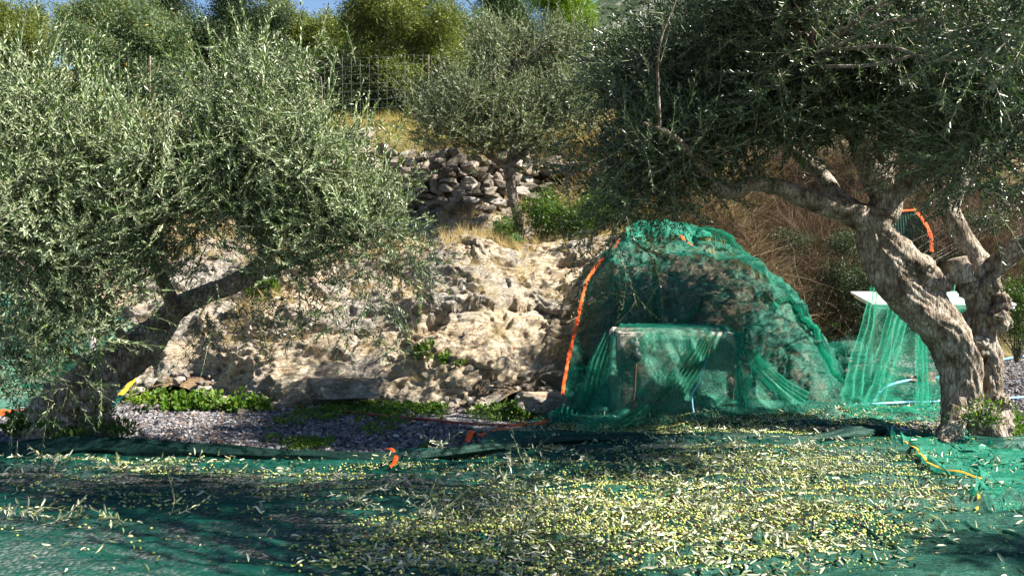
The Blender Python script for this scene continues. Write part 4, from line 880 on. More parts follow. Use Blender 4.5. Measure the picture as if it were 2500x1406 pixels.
# ------------------------------------------------------------------ cloth: numpy position based dynamics
class HGrid:
    def __init__(s, x0, x1, y0, y1, fn, st=0.025):
        s.x0, s.y0, s.st = x0, y0, st; xs = np.arange(x0, x1, st); ys = np.arange(y0, y1, st)
        s.g = fn(*np.meshgrid(xs, ys, indexing='ij'))
    def __call__(s, x, y):
        u = np.clip((x-s.x0)/s.st, 0, s.g.shape[0]-1.001); v = np.clip((y-s.y0)/s.st, 0, s.g.shape[1]-1.001)
        i = u.astype(int); j = v.astype(int); fu = u-i; fv = v-j; g = s.g
        return g[i, j]*(1-fu)*(1-fv)+g[i+1, j]*fu*(1-fv)+g[i, j+1]*(1-fu)*fv+g[i+1, j+1]*fu*fv
def cloth(Pos, hg, boxes, slack, pin, steps=140, iters=8, gap=0.012, fric=0.5, g=0.0045, noise_amp=0.02, seed=0):
    rng = np.random.default_rng(seed); P0 = Pos.copy(); X = Pos.copy()
    X[..., 2] += noise_amp*fbm(X[..., 0]*4, X[..., 1]*4, seed, 3)*(~pin)
    V = np.zeros_like(X); nu, nv = X.shape[:2]
    cons = []
    def addc(sa, sb, k, col):
        d = np.linalg.norm(P0[sb]-P0[sa], axis=-1)*((slack[sa]+slack[sb])/2); cons.append((sa, sb, d, k))
    for off in (0, 1):
        addc((slice(off, nu-1, 2), slice(None)), (slice(off+1, nu, 2), slice(None)), 1.0, 0)
        addc((slice(None), slice(off, nv-1, 2)), (slice(None), slice(off+1, nv, 2)), 1.0, 0)
        addc((slice(off, nu-1, 2), slice(0, nv-1)), (slice(off+1, nu, 2), slice(1, nv)), 0.35, 0)
        addc((slice(off, nu-1, 2), slice(1, nv)), (slice(off+1, nu, 2), slice(0, nv-1)), 0.35, 0)
    # bending (2 apart)
    bend = [((slice(0, nu-2), slice(None)), (slice(2, nu), slice(None))), ((slice(None), slice(0, nv-2)), (slice(None), slice(2, nv)))]
    bl = [np.linalg.norm(P0[b]-P0[a], axis=-1)*slack[a] for a, b in bend]
    wgt = np.where(pin, 0.0, 1.0)
    for it in range(steps):
        prev = X.copy(); V[..., 2] -= g; V *= 0.94; X = X+V*wgt[..., None]
        for k in range(iters):
            for a, b, d, kk in cons:
                dv = X[b]-X[a]; L = np.linalg.norm(dv, axis=-1)+1e-9; wa = wgt[a]; wb = wgt[b]; s = (kk*(L-d)/L/np.maximum(wa+wb, 1e-6))[..., None]*dv
                X[a] += s*wa[..., None]; X[b] -= s*wb[..., None]
            if k % 2 == 0:
                for (a, b), d in zip(bend, bl):
                    dv = X[b]-X[a]; L = np.linalg.norm(dv, axis=-1)+1e-9; s = (0.04*np.minimum(L-d, 0)/L)[..., None]*dv
                    X[a] += s*wgt[a][..., None]; X[b] -= s*wgt[b][..., None]
        hz = hg(X[..., 0], X[..., 1])+gap; c = X[..., 2] < hz
        X[..., 2] = np.where(c, hz, X[..., 2])
        for (x0, x1, y0, y1, z1) in boxes:
            x0_, x1_, y0_, y1_, z1_ = x0-gap, x1+gap, y0-gap, y1+gap, z1+gap
            ins = (X[..., 0] > x0_) & (X[..., 0] < x1_) & (X[..., 1] > y0_) & (X[..., 1] < y1_) & (X[..., 2] < z1_)
            if ins.any():
                p = X[ins]; dd = np.stack([p[:, 0]-x0_, x1_-p[:, 0], p[:, 1]-y0_, y1_-p[:, 1], z1_-p[:, 2]], 1); m = dd.argmin(1)
                p[:, 0] = np.where(m == 0, x0_, np.where(m == 1, x1_, p[:, 0])); p[:, 1] = np.where(m == 2, y0_, np.where(m == 3, y1_, p[:, 1])); p[:, 2] = np.where(m == 4, z1_, p[:, 2])
                X[ins] = p; c = c | ins
        X[c, :2] = X[c, :2]*(1-fric)+prev[c, :2]*fric
        X = np.where(pin[..., None], P0, X)
        V = np.clip(X-prev, -0.03, 0.03)
    return X
def upsample(X):
    """double the grid (smooth cubic-ish)"""
    def up(A):
        n = A.shape[0]; B = np.zeros((2*n-1,)+A.shape[1:]); B[::2] = A
        Ap = np.concatenate([2*A[:1]-A[1:2], A, 2*A[-1:]-A[-2:-1]]); B[1::2] = (-Ap[:-3]+9*Ap[1:-2]+9*Ap[2:-1]-Ap[3:])/16
        return B
    return up(up(X).swapaxes(0, 1)).swapaxes(0, 1)
def coons(L, R, nu, nv):
    """surface between the left edge path L and right edge path R (both lists of points, top to bottom)"""
    def rs(P_):
        C, _ = resample(P_, [1]*len(P_), 0.02); s = np.concatenate([[0], np.cumsum(np.linalg.norm(np.diff(C, axis=0), axis=1))]); t = np.linspace(0, s[-1], nv)
        return np.stack([np.interp(t, s, C[:, k]) for k in range(3)], 1)
    a, b = rs(L), rs(R); u = np.linspace(0, 1, nu)[:, None, None]; return a[None]*(1-u)+b[None]*u
def strip_along(C, up, wd):
    k = 16 if len(C) > 60 else 5; Cp = np.concatenate([np.repeat(C[:1], k, 0), C, np.repeat(C[-1:], k, 0)]); C = np.stack([np.convolve(Cp[:, a], np.ones(2*k+1)/(2*k+1), 'valid') for a in range(3)], 1)
    wd = wd*(0.8+0.35*fbm(np.arange(len(C))*0.11, 3.3, 0, 2))[:, None]
    t = np.gradient(C, axis=0); s = np.cross(t, up); s /= np.linalg.norm(s, axis=1)[:, None]+1e-9
    V = np.stack([C+s*wd*0.5, C+np.array([0, -0.006, 0.006]), C-s*wd*0.5], 1).reshape(-1, 3); return V, [grid_faces(len(C), 3)]

def mound_net():
    hg = HGrid(-1.5, 6.5, 5.5, 14.5, lambda x, y: np.where(y < 8.4, FG(x, y), 0)*(y < 8.4)+np.maximum(HR(x, y), 0)+0.01)
    L = [P(1540, 560, 11.8), P(1495, 620, 10.9), P(1440, 670, 10.35), P(1418, 730, 9.95), P(1405, 800, 9.55), P(1388, 870, 9.15), P(1375, 930, 8.9), P(1368, 985, 8.6), P(1345, 1040, 7.7)+[0, 0, 0.02], G(1330, 1058)+[0, 0, 0.04]]
    L = [np.array([p[0], p[1], max(p[2], float(H(p[0], p[1]))+0.07 if p[1] > 8.9 else p[2])]) for p in L]
    R = [P(2080, 570, 12.0), P(2130, 640, 11.8), P(2150, 740, 11.4), P(2160, 830, 11.0), P(2150, 900, 10.4), P(2150, 940, 9.6), P(2120, 985, 8.7), P(2040, 1010, 8.0), P(1980, 1040, 7.6)]
    nu, nv = 150, 200; S0 = coons(L, R, nu, nv)
    base = hg(S0[..., 0], S0[..., 1]); blk = (S0[..., 0] > BX0-0.1) & (S0[..., 0] < BX1+0.1) & (S0[..., 1] > BY0-0.1) & (S0[..., 1] < BY1+0.1)
    # tented starting height: max of ground and a cone round the block and the bank
    dx = np.maximum(np.maximum(BX0-S0[..., 0], S0[..., 0]-BX1), 0); dy = np.maximum(np.maximum(BY0-S0[..., 1], S0[..., 1]-BY1), 0); dd = np.sqrt(dx*dx+dy*dy)
    tent = (BZ+0.03)-dd*1.15
    z = np.maximum(base+0.03, tent); edge = np.linspace(0, 1, nu)[:, None]
    S0[..., 2] = np.where(edge < 0.001, S0[..., 2], z)
    slack = 1.05+0.06*(fbm(S0[..., 0]*1.2, S0[..., 1]*1.2, 4, 2)+0.3)
    pin = np.zeros((nu, nv), bool); pin[0, ::3] = True; pin[:, 0] = True; pin[-1, 10:150:10] = True
    S0[-1, :, 2] = hg(S0[-1, :, 0], S0[-1, :, 1])+0.05
    X = cloth(S0, hg, [(BX0-0.02, BX1+0.02, BY0-0.02, BY1+0.02, BZ+0.02)], slack, pin, 110, 7, 0.014, 0.45, noise_amp=0.06, seed=3)
    k = sstep(8.7, 9.3, X[..., 1])*sstep(0, 12, np.arange(nu))[:, None]; q = X[..., 0]*0.8+X[..., 2]*0.9
    fd = ridged(q*1.1+0.5*fbm(X[..., 0]*0.9, X[..., 2]*1.1, 3, 2), (X[..., 2]-X[..., 0]*0.4)*0.55, 8, 2)+0.35*ridged(q*3.2, (X[..., 2]-X[..., 0]*0.5)*1.2, 5, 2)
    X[..., 1] -= k*0.10*np.maximum(fd, 0); X[..., 2] += k*0.09*np.maximum(fd, 0)
    X = upsample(X); root = empty('harvest_net', (1.5, 9, 0), 'green net draped over the rocky mound and the masonry block, edged with an orange strip', 'net')
    nu2, nv2 = X.shape[:2]; mobj('netting', X.reshape(-1, 3), [grid_faces(nu2, nv2)], M['net'], root)
    C = X[0]; V, f = strip_along(C+np.array([0.01, -0.02, 0.012]), np.array([0.25, -0.85, 0.5]), 0.048); mobj('edging', V, f, M['orange'], root)
    # gathered folds of the same net in the lit colour: narrow pleats hanging from supports
    mb = MB(); rng = np.random.default_rng(5)
    def pleat(pts, w0, w1, dens=5, dep=0.03, mi=0):
        C, Wd = resample(pts, np.linspace(w0, w1, len(pts)), 0.03); C[:, 2] = np.where(C[:, 1] > 8.6, hg(C[:, 0], C[:, 1])+0.10, C[:, 2]); Tn, N, B = frames(C); n = len(C); m = 26; u = np.linspace(-0.5, 0.5, m)
        s = np.arange(n)*0.03; q = rng.random()*40
        side = np.cross(Tn, np.array([0.1, -0.9, 0.45])); side /= np.linalg.norm(side, axis=1)[:, None]+1e-9; nor = np.cross(side, Tn)
        wob = dep*np.sin(u[None, :]*dens*6.28+q+0.6*np.sin(s[:, None]*2))*(0.5+Wd[:, None]/max(w0, w1))+0.012*fbm(u[None, :]*9+q, s[:, None]*2.2, 0, 3)
        uw = u[None, :]*Wd[:, None]*(1+0.25*np.sin(s*4+q))[:, None]
        V = C[:, None, :]+side[:, None, :]*uw[..., None]+nor[:, None, :]*wob[..., None]; mb.add(V.reshape(-1, 3), [grid_faces(n, m)], mi)
    pleat([P(1735, 818, 7.6), P(1690, 905, 7.45), P(1620, 985, 7.25), P(1530, 1040, 7.0), P(1440, 1078, 6.75)], 0.08, 0.32)
    pleat([P(1700, 830, 7.62), P(1640, 930, 7.4), P(1560, 1010, 7.1), P(1470, 1065, 6.85)], 0.04, 0.16)
    pleat([P(1490, 818, 7.66), P(1462, 900, 7.5), P(1440, 980, 7.35), P(1400, 1050, 7.1)], 0.10, 0.40)
    pleat([P(1445, 800, 9.2), P(1430, 900, 8.6), P(1410, 985, 8.0), P(1380, 1045, 7.4)], 0.2, 0.35)
    pleat([P(1800, 812, 7.7), P(1840, 880, 7.6), P(1900, 940, 7.55), P(1960, 985, 7.5)], 0.08, 0.30)
    pleat([P(1800, 815, 7.66), P(1806, 900, 7.55), P(1815, 1000, 7.4), P(1800, 1045, 7.2)], 0.05, 0.22)
    pleat([P(1925, 735, 9.6), P(1985, 800, 9.3), P(2030, 850, 9.2), P(2085, 890, 9.2)], 0.06, 0.12)
    pleat([P(1925, 735, 9.6), P(1860, 765, 9.2), P(1800, 810, 8.7), P(1760, 812, 8.5)], 0.06, 0.14)
    pleat([P(1590, 640, 10.2), P(1600, 720, 9.9), P(1598, 770, 9.6), P(1610, 800, 9.3)], 0.05, 0.12)
    pleat([P(1520, 690, 10.1), P(1530, 750, 9.7), P(1560, 800, 9.2)], 0.05, 0.10)
    pleat([P(1690, 560, 11.4), P(1800, 580, 11.2), P(1900, 640, 10.9), P(1990, 720, 10.6), P(2010, 800, 10.3)], 0.15, 0.16)
    mb.build('gathered_folds', M['net_lit'], root)
    nu, nv = 150, 90; A = coons([P(1495, 804, 7.62), P(1478, 900, 7.5), P(1440, 985, 7.3), P(1395, 1052, 6.95)], [P(1802, 806, 7.66), P(1838, 880, 7.58), P(1900, 945, 7.52), P(1965, 1000, 7.4)], nu, nv)
    u = np.linspace(0, 1, nu)[:, None]; v = np.linspace(0, 1, nv)[None]; A[..., 1] -= 0.07*np.sin(v*pi)*1.0
    w_ = (u*9+1.2*fbm(u*3, v*1.5, 2, 2)); A[..., 1] -= (0.004+0.05*v**1.3)*np.sin(w_*6.28*0.6)+0.012*v*ridged(u*14+v*2, v*1.5, 3, 2); A[..., 2] = np.maximum(A[..., 2]+0.01*np.sin(w_*5), hg(A[..., 0], A[..., 1])+0.01)
    mobj('front_drape', A.reshape(-1, 3), [grid_faces(nu, nv)], M['net_veil'], root)
    # crumpled top of the net where it was bunched up on the terrace
    nu, nv = 80, 50; A = coons([P(1560, 545, 11.9), P(1530, 600, 11.2), P(1540, 640, 10.9)], [P(1740, 575, 11.8), P(1735, 600, 11.4), P(1740, 640, 11.0)], nu, nv)
    q = 0.14*ridged(A[..., 0]*2.5, A[..., 1]*2.0, 3, 3)*np.sin(np.linspace(0, pi, nv))[None]*np.sin(np.linspace(0.1, pi-0.1, nu))[:, None]; A[..., 2] = np.maximum(A[..., 2], hg(A[..., 0], A[..., 1])+0.05)+0.05+q
    mobj('bunched_top', A.reshape(-1, 3), [grid_faces(nu, nv)], M['net_bundle'], root)
    c = [P(1655, 575, 11.0), P(1665, 590, 10.95), P(1680, 602, 10.9), P(1690, 608, 10.85)]; c = [p+np.array([0, -0.1, 0.02]) for p in c]
    C, _ = resample(c, [1]*4, 0.02); V, f = strip_along(C, np.array([0, -0.7, 0.7]), 0.05); mobj('edging', V, f, M['orange'], root)
mound_net()
print('mound net', time.time()-T0)

def table_net():
    hg = HGrid(2.5, 7.5, 6.8, 13.5, lambda x, y: np.where(y < 8.3, FG(x, y), 0.01))
    nu, nv = 90, 130
    L = [P(2170, 690, 12.2), P(2135, 705, 11.5), P(2120, 760, 10.9), P(2105, 830, 10.2), P(2090, 910, 9.5), P(2072, 990, 8.6), P(2055, 1020, 8.0), P(2040, 1045, 7.5)]
    R = [P(2370, 690, 12.2), P(2350, 738, 11.4), P(2345, 780, 10.7), P(2340, 840, 10.1), P(2330, 910, 9.4), P(2320, 970, 8.8), P(2310, 1010, 8.1), P(2280, 1050, 7.4)]
    S0 = coons(L, R, nu, nv); S0[..., 2] = np.maximum(S0[..., 2], hg(S0[..., 0], S0[..., 1])+0.02)
    u = np.linspace(0, 1, nu)[:, None]; v = np.linspace(0, 1, nv)[None, :]
    slack = 1.05+0.22*v+0.05*fbm(u*4, v*3, 1, 2); pin = np.zeros((nu, nv), bool); pin[:, 0] = True; pin[[0, 22, 45, 67, 89], 26] = True; pin[::18, -1] = True
    S0[..., 1] += 0.05*np.sin(u*24)*v; slack = np.broadcast_to(slack, (nu, nv)).copy()
    X = cloth(S0, hg, [(TX0, TX1, TY0, TY1, TZ)], slack, pin, 90, 7, 0.012, 0.4, g=0.003, noise_amp=0.05, seed=5)
    tb = (X[..., 1] > TY0) & (X[..., 2] > TZ-0.1); X[..., 2] += tb*np.minimum(X[..., 1]-TY0, 0.8)*0.20+tb*0.012
    X = upsample(X); root = empty('harvest_net', (4.5, 10, 0), 'pale green net hanging from the white table down to the ground', 'net')
    mobj('netting', X.reshape(-1, 3), [grid_faces(*X.shape[:2])], M['net_lit'], root)
    mb = MB(); rng = np.random.default_rng(9)
    def fold(pts, w0, w1, mi=0):
        C, Wd = resample(pts, np.linspace(w0, w1, len(pts)), 0.04); Tn, _, _ = frames(C); m = 20; u = np.linspace(-0.5, 0.5, m)
        side = np.cross(Tn, np.array([0.1, -0.95, 0.3])); side /= np.linalg.norm(side, axis=1)[:, None]; nor = np.cross(side, Tn); q = rng.random()*20; s = np.arange(len(C))*0.04
        wob = 0.035*np.sin(u[None]*18+q+np.sin(s[:, None]*2))+0.02*fbm(u[None]*6+q, s[:, None]*2, 0, 3)
        V = C[:, None]+side[:, None]*(u[None]*Wd[:, None])[..., None]+nor[:, None]*wob[..., None]; mb.add(V.reshape(-1, 3), [grid_faces(len(C), m)], mi)
    fold([P(2135, 705, 11.4), P(2118, 800, 10.3), P(2098, 900, 9.3), P(2080, 1000, 8.2)], 0.14, 0.35)
    fold([P(2210, 745, 11.3), P(2180, 850, 10.2), P(2150, 950, 9.0), P(2120, 1020, 8.0)], 0.20, 0.30)
    fold([P(2265, 745, 11.3), P(2250, 830, 10.4), P(2255, 930, 9.3), P(2250, 1000, 8.4)], 0.10, 0.22)
    fold([P(2190, 745, 11.3), P(2160, 860, 10.1), P(2150, 940, 9.2)], 0.2, 0.16)
    mb.build('gathered_folds', M['net_lit'], root)
table_net()
print('table net', time.time()-T0)

def small_cloth(name, label, L, R, nu, nv, slackv, mat, hfun, seed, edges=(), steps=80, amp=0.03, boxes=(), pinf=None, lift=0.05):
    xs = [p[0] for p in L+R]; ys = [p[1] for p in L+R]
    hg = HGrid(min(xs)-0.6, max(xs)+0.6, min(ys)-0.6, max(ys)+0.6, hfun)
    S0 = coons(L, R, nu, nv); S0[..., 2] = np.maximum(S0[..., 2], hg(S0[..., 0], S0[..., 1]))+lift
    pin = np.zeros((nu, nv), bool)
    if pinf: pinf(pin)
    slack = np.full((nu, nv), slackv)*(1+0.08*fbm(S0[..., 0]*3, S0[..., 1]*3, seed, 2))
    X = cloth(S0, hg, boxes, slack, pin, steps, 6, 0.012, 0.6, 0.003, amp, seed)
    X = upsample(X); c = X.reshape(-1, 3).mean(0); c[2] = 0; root = empty(name, c, label, 'net')
    mobj('netting', X.reshape(-1, 3), [grid_faces(*X.shape[:2])], M[mat], root)
    for which, a, b, wd, m in edges:
        e = {'left': X[0], 'right': X[-1], 'top': X[:, 0], 'bottom': X[:, -1]}[which]; n = len(e); C = e[int(a*n):int(b*n)]+np.array([0, -0.006, 0.008])
        V, f = strip_along(C, np.array([0.1, -0.6, 0.8]), wd); mobj('edging', V, f, M[m], root)
    return root
def pin_corners(p): p[0, 0] = p[-1, 0] = p[0, -1] = p[-1, -1] = True
def pin_border(p): p[:, 0] = True; p[::12, -1] = True; p[-1, ::10] = True; p[0, ::10] = True
small_cloth('harvest_net', 'crumpled green net with a yellow edge gathered at the right foreground', [G(2120, 1060)+[0, 0, .1], G(2170, 1085)+[0, 0, .1], G(2230, 1130)+[0, 0, .1], G(2300, 1185)+[0, 0, .08], G(2390, 1195)+[0, 0, .08], G(2370, 1240)+[0, 0, .1], G(2390, 1268)+[0, 0, .06]],
            [G(2260, 1075), G(2360, 1100), G(2480, 1125), G(2600, 1150), G(2650, 1180), G(2650, 1210), G(2640, 1240)], 110, 110, 1.30, 'net_bundle', FG, 11, edges=[('left', 0.30, 0.78, 0.03, 'amber'), ('left', 0.94, 1.0, 0.02, 'amber')], amp=0.18, pinf=lambda p: (p.__setitem__((0, slice(None, None, 10)), True), p.__setitem__((-1, slice(None, None, 10)), True)), lift=0.06)
small_cloth('harvest_net', 'net flap coloured dark for shade, folded back over the olives at the lower right corner', [G(2640, 1215)+[0, 0, .10], G(2480, 1248)+[0, 0, .10], G(2300, 1275)+[0, 0, .10], G(2120, 1300)+[0, 0, .09], G(1900, 1340)+[0, 0, .08], G(1700, 1385)+[0, 0, .08], G(1500, 1430)+[0, 0, .08]],
            [G(2900, 1400), G(2700, 1500), G(2450, 1560), G(2250, 1600), G(2000, 1620), G(1800, 1620), G(1600, 1600)], 90, 120, 1.06, 'net_dense_shade', FG, 12, amp=0.08, pinf=lambda p: p.__setitem__((0, slice(None, None, 8)), True), lift=0.04)
# net on the bank behind the leaning trunk, and the far red-orange edge
small_cloth('harvest_net', 'turquoise lit net spread on the slope behind the leaning olive trunk', [P(-250, 800, 10.2), P(-260, 880, 9.6), P(-250, 960, 9.0), P(-250, 1040, 8.0)], [P(330, 850, 9.9), P(345, 890, 9.4), P(330, 930, 8.9), P(285, 985, 8.3)], 90, 70, 1.06, 'net_lit',
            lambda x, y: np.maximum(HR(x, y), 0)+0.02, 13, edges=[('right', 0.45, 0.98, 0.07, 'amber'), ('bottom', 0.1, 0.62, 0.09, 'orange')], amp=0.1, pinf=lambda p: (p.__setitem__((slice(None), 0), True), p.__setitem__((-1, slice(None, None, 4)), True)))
# net bundle behind the trunk of the right olive
small_cloth('harvest_net', 'dark green net bundle with orange edge hung behind the right trunk', [P(2165, 525, 15.6), P(2150, 600, 15.2), P(2120, 680, 14.6), P(2080, 740, 14.2)], [P(2235, 520, 15.6), P(2270, 570, 15.3), P(2275, 640, 15.0), P(2300, 690, 14.6)], 60, 60, 1.25, 'net_dense_shade',
            lambda x, y: np.maximum(H(x, y), 0)+0.05, 14, edges=[('right', 0.0, 0.62, 0.09, 'orange'), ('top', 0.5, 1.0, 0.07, 'orange')], amp=0.2, pinf=lambda p: (p.__setitem__((slice(None), 0), True), p.__setitem__((-1, slice(None, None, 4)), True), p.__setitem__((0, slice(None, None, 6)), True)))
small_cloth('harvest_net', 'shaded net lying over the dark gully between the mound and the table', [P(1960, 640, 14.4), P(1990, 740, 13.0), P(1990, 850, 11.6), P(2000, 930, 10.2)], [P(2140, 620, 14.6), P(2140, 740, 13.2), P(2120, 850, 11.8), P(2080, 940, 10.2)], 60, 80, 1.08, 'net_dense_shade',
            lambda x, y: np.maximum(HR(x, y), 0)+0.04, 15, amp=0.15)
print('nets', time.time()-T0)

# ------------------------------------------------------------------ gravel pebbles
def pebbles():
    rng = np.random.default_rng(71); cube = np.array([[x, y, z] for x in (-1, 1) for y in (-1, 1) for z in (-1, 1)], float)*0.5
    fc = np.array([[0, 1, 3, 2], [4, 6, 7, 5], [0, 4, 5, 1], [2, 3, 7, 6], [0, 2, 6, 4], [1, 5, 7, 3]])
    def area(n, x0, x1, y0, y1, test=None):
        x = rng.uniform(x0, x1, n); y = rng.uniform(y0, y1, n)
        if test is not None: k = test(x, y); x = x[k]; y = y[k]
        return x, y
    parts = [area(48000, -5.2, 1.2, 5.9, 9.3, lambda x, y: (y < toe(x)+0.05) & ~((x > -0.2+(7.4-y)) & (y < 8.4))),
             area(30000, 2.2, 7.0, 6.2, 11.5, lambda x, y: (x > 2.2+(8.6-y)*0.3)), area(7000, 4.0, 9.0, 11, 15)]
    x = np.concatenate([p[0] for p in parts]); y = np.concatenate([p[1] for p in parts]); n = len(x)
    s = rng.uniform(0.010, 0.024, n)*np.where(rng.random(n) < 0.06, 1.5, 1)
    V = cube[None]+rng.normal(0, 0.13, (n, 8, 3)); V *= (s[:, None]*np.stack([rng.uniform(0.9, 1.5, n), rng.uniform(0.8, 1.2, n), rng.uniform(0.5, 0.9, n)], 1))[:, None, :]
    R = rot_from(rng.normal(0, 0.35, (n, 3))+[0, 0, 1], rng.uniform(0, 6.28, n)); W = np.einsum('mij,mnj->mni', R, V)
    W += np.stack([x, y, ground_z(x, y)-0.02+s*rng.uniform(0.2, 0.9, n)+0.004], 1)[:, None]
    f = (fc[None]+(np.arange(n)*8)[:, None, None]).reshape(-1, 4)
    tag(mobj('gravel', W.reshape(-1, 3), [f], M['pebble'], smooth=False), 'loose grey gravel covering the yard', 'gravel', None, 'stuff')
pebbles()

# ------------------------------------------------------------------ olives
def dens(px, py):
    d = 0*px
    def g(cx, cy, rx, ry, a, p=2): return a*np.exp(-(np.abs((px-cx)/rx)**p+np.abs((py-cy)/ry)**p))
    d = d+g(1300, 1335, 330, 66, 1.3, 2)+g(1850, 1300, 400, 72, 1.35, 2)+g(1560, 1390, 600, 60, 1.2, 4)+g(1850, 1200, 520, 60, 0.62, 3)+g(1020, 1400, 230, 35, 1.0)
    d = d+g(1900, 1130, 420, 26, 0.5)+g(1500, 1180, 420, 40, 0.28)+g(1800, 1068, 420, 24, 0.75)+g(2000, 990, 170, 40, 0.5)+g(1950, 880, 130, 30, 0.35)+g(1250, 1270, 260, 40, 0.3)+g(1650, 1060, 240, 14, 0.8)
    d = d+g(600, 1180, 480, 60, 0.22, 3)+g(250, 1165, 160, 28, 0.25)+g(820, 1175, 200, 25, 0.25)+g(500, 1240, 500, 60, 0.10, 3)+g(330, 1375, 220, 14, 0.10)+g(350, 1225, 250, 20, 0.09)+0.008
    return d
HEAPS = [(G(1290, 1335), 0.62, 0.20, 0.05), (G(1850, 1305), 0.75, 0.22, 0.06), (G(1600, 1380), 0.8, 0.15, 0.03)]
def heap(x, y):
    z = 0*x
    for c, rx, ry, h in HEAPS: z = z+h*np.exp(-np.abs((x-c[0])/rx)**2.5-np.abs((y-c[1])/ry)**2.5)
    return z
def olives():
    rng = np.random.default_rng(81); n = 170000
    x = rng.uniform(-4.4, 4.4, n); y = rng.uniform(3.4, 9.3, n); px = CX+x/y*F; py = HY+CH/y*F
    z = FG(x, y); zs = FG(x, y+0.05)+FG(x, y-0.05)-2*z; val = np.clip(0.55+zs*70, 0.15, 2.2)
    streak = np.clip(0.35+1.6*fbm(x*1.1+3, y*5.5, 9, 3), 0.05, 2.0); dn = dens(px, py)
    clus = np.where(dn < 0.45, streak*val, np.clip(0.75+0.9*fbm(x*2.2, y*4.5, 5, 3), 0.15, 1.3)*np.clip(val, 0.6, 1.3))
    pr = dn*5200*clus/(n/(8.8*5.9)); k = rng.random(n) < pr
    k &= (px > -60) & (px < 2560) & ~((x > BX0-0.05) & (x < BX1+0.05) & (y > BY0) & (y < BY1)) & ~((px < 1150+0*x) & (y > 6.05))
    x, y, z, px = x[k], y[k], z[k], px[k]; m = len(x)
    hz = np.where(y < 8.3, z, 0.02)+heap(x, y)*rng.uniform(0.5, 1.0, m)
    s = rng.uniform(0.0056, 0.0086, m)*np.where(y > 6.4, 1.1, 1)
    pos = np.stack([x, y, hz+s*0.9], 1)
    dist = y; order = np.argsort(dist+10*((px < 0) | (px > 2500))); first = order[:300]; rest = order[300:]
    V, f = ico(1); V2, f2 = ico(3)
    # squash into an olive with slightly pointed end
    def ol(V): W = V*np.array([0.78, 0.78, 1.12]); W[:, :2] *= (1-0.12*V[:, 2:3]); return W
    mb = MB(); d = rng.normal(size=(m, 3)); d[:, 2] *= 0.35
    R = rot_from(d, rng.uniform(0, 6, m)); V1, f1 = ico(2)
    near = rest[y[rest] < 5.2]; far = rest[y[rest] >= 5.2]
    instance(mb, (ol(V1), [(f1, 0)]), R[near], pos[near], s[near]); instance(mb, (ol(V), [(f, 0)]), R[far], pos[far], s[far])
    tag(mb.build('olives', M['olive']), 'thousands of green and yellow olives heaped on the harvest nets', 'olives', None, 'stuff')
    cols = [('green', (0.20, 0.26, 0.035), (0.26, 0.31, 0.05)), ('yellow', (0.38, 0.37, 0.08), (0.42, 0.40, 0.12)), ('pale_green', (0.28, 0.33, 0.06), (0.33, 0.35, 0.08)), ('deep_green', (0.17, 0.26, 0.03), (0.24, 0.32, 0.04)), ('purple', (0.12, 0.03, 0.035), (0.30, 0.12, 0.05))]
    meshes = [make_mesh('olive', ol(V2), [f2], [olive_mat(c[0]+'_olive_skin', (c[1], c[2]))]) for c in cols]
    import mathutils
    for i in first:
        q = rng.choice(5, p=[0.28, 0.24, 0.26, 0.14, 0.08]); o = bpy.data.objects.new('olive', meshes[q]); COL.objects.link(o)
        o.matrix_world = mathutils.Matrix.Translation(pos[i].tolist()) @ mathutils.Matrix(R[i].tolist()).to_4x4() @ mathutils.Matrix.Scale(float(s[i]), 4)
        nm = ['green', 'yellow', 'pale green', 'dark green', 'purple'][q]
        b = ['at the far left', 'left of the middle', 'just left of the centre', 'just right of the centre', 'right of the middle', 'at the far right'][int(np.clip(px[i]/2500*6, 0, 5))]
        tag(o, f'small {nm} olive on the net along the bottom edge, {b}', 'olive', f'olives {b} of the near net')
    print('olives', m)
    # leaf litter between them
    n = 60000; x = rng.uniform(-4.4, 4.4, n); y = rng.uniform(3.4, 9.0, n); px = CX+x/y*F; py = HY+CH/y*F
    pr = (dens(px, py)*0.9+0.02)*np.clip(0.5+1.5*fbm(x*2, y*4, 3, 2), 0.1, 2)*1500/(n/(8.8*5.6)); k = (rng.random(n) < pr)&~((x > BX0-0.05) & (x < BX1+0.05) & (y > BY0) & (y < BY1))& ~((px < 1150) & (y > 6.05)); x, y = x[k], y[k]; m = len(x)
    LV, LF = leaf_geo(0.052, 0.012, 0.3, 0.12); mb = MB(); d = rng.normal(size=(m, 3)); d[:, 2] = np.abs(d[:, 2])*0.35
    instance(mb, (LV, [(LF, 0)]), rot_from(d, rng.normal(0, 0.8, m)+np.where(rng.random(m) < 0.5, 0, pi)), np.stack([x, y, FG(x, y)*(y < 8.3)+heap(x, y)+0.008+rng.uniform(0, 0.02, m)], 1), rng.uniform(0.7, 1.2, m))
    tag(mb.build('fallen_leaves', M['leaf_cut']), 'loose silvery olive leaves scattered among the olives', 'leaves', None, 'stuff')
olives()
print('olives', time.time()-T0)

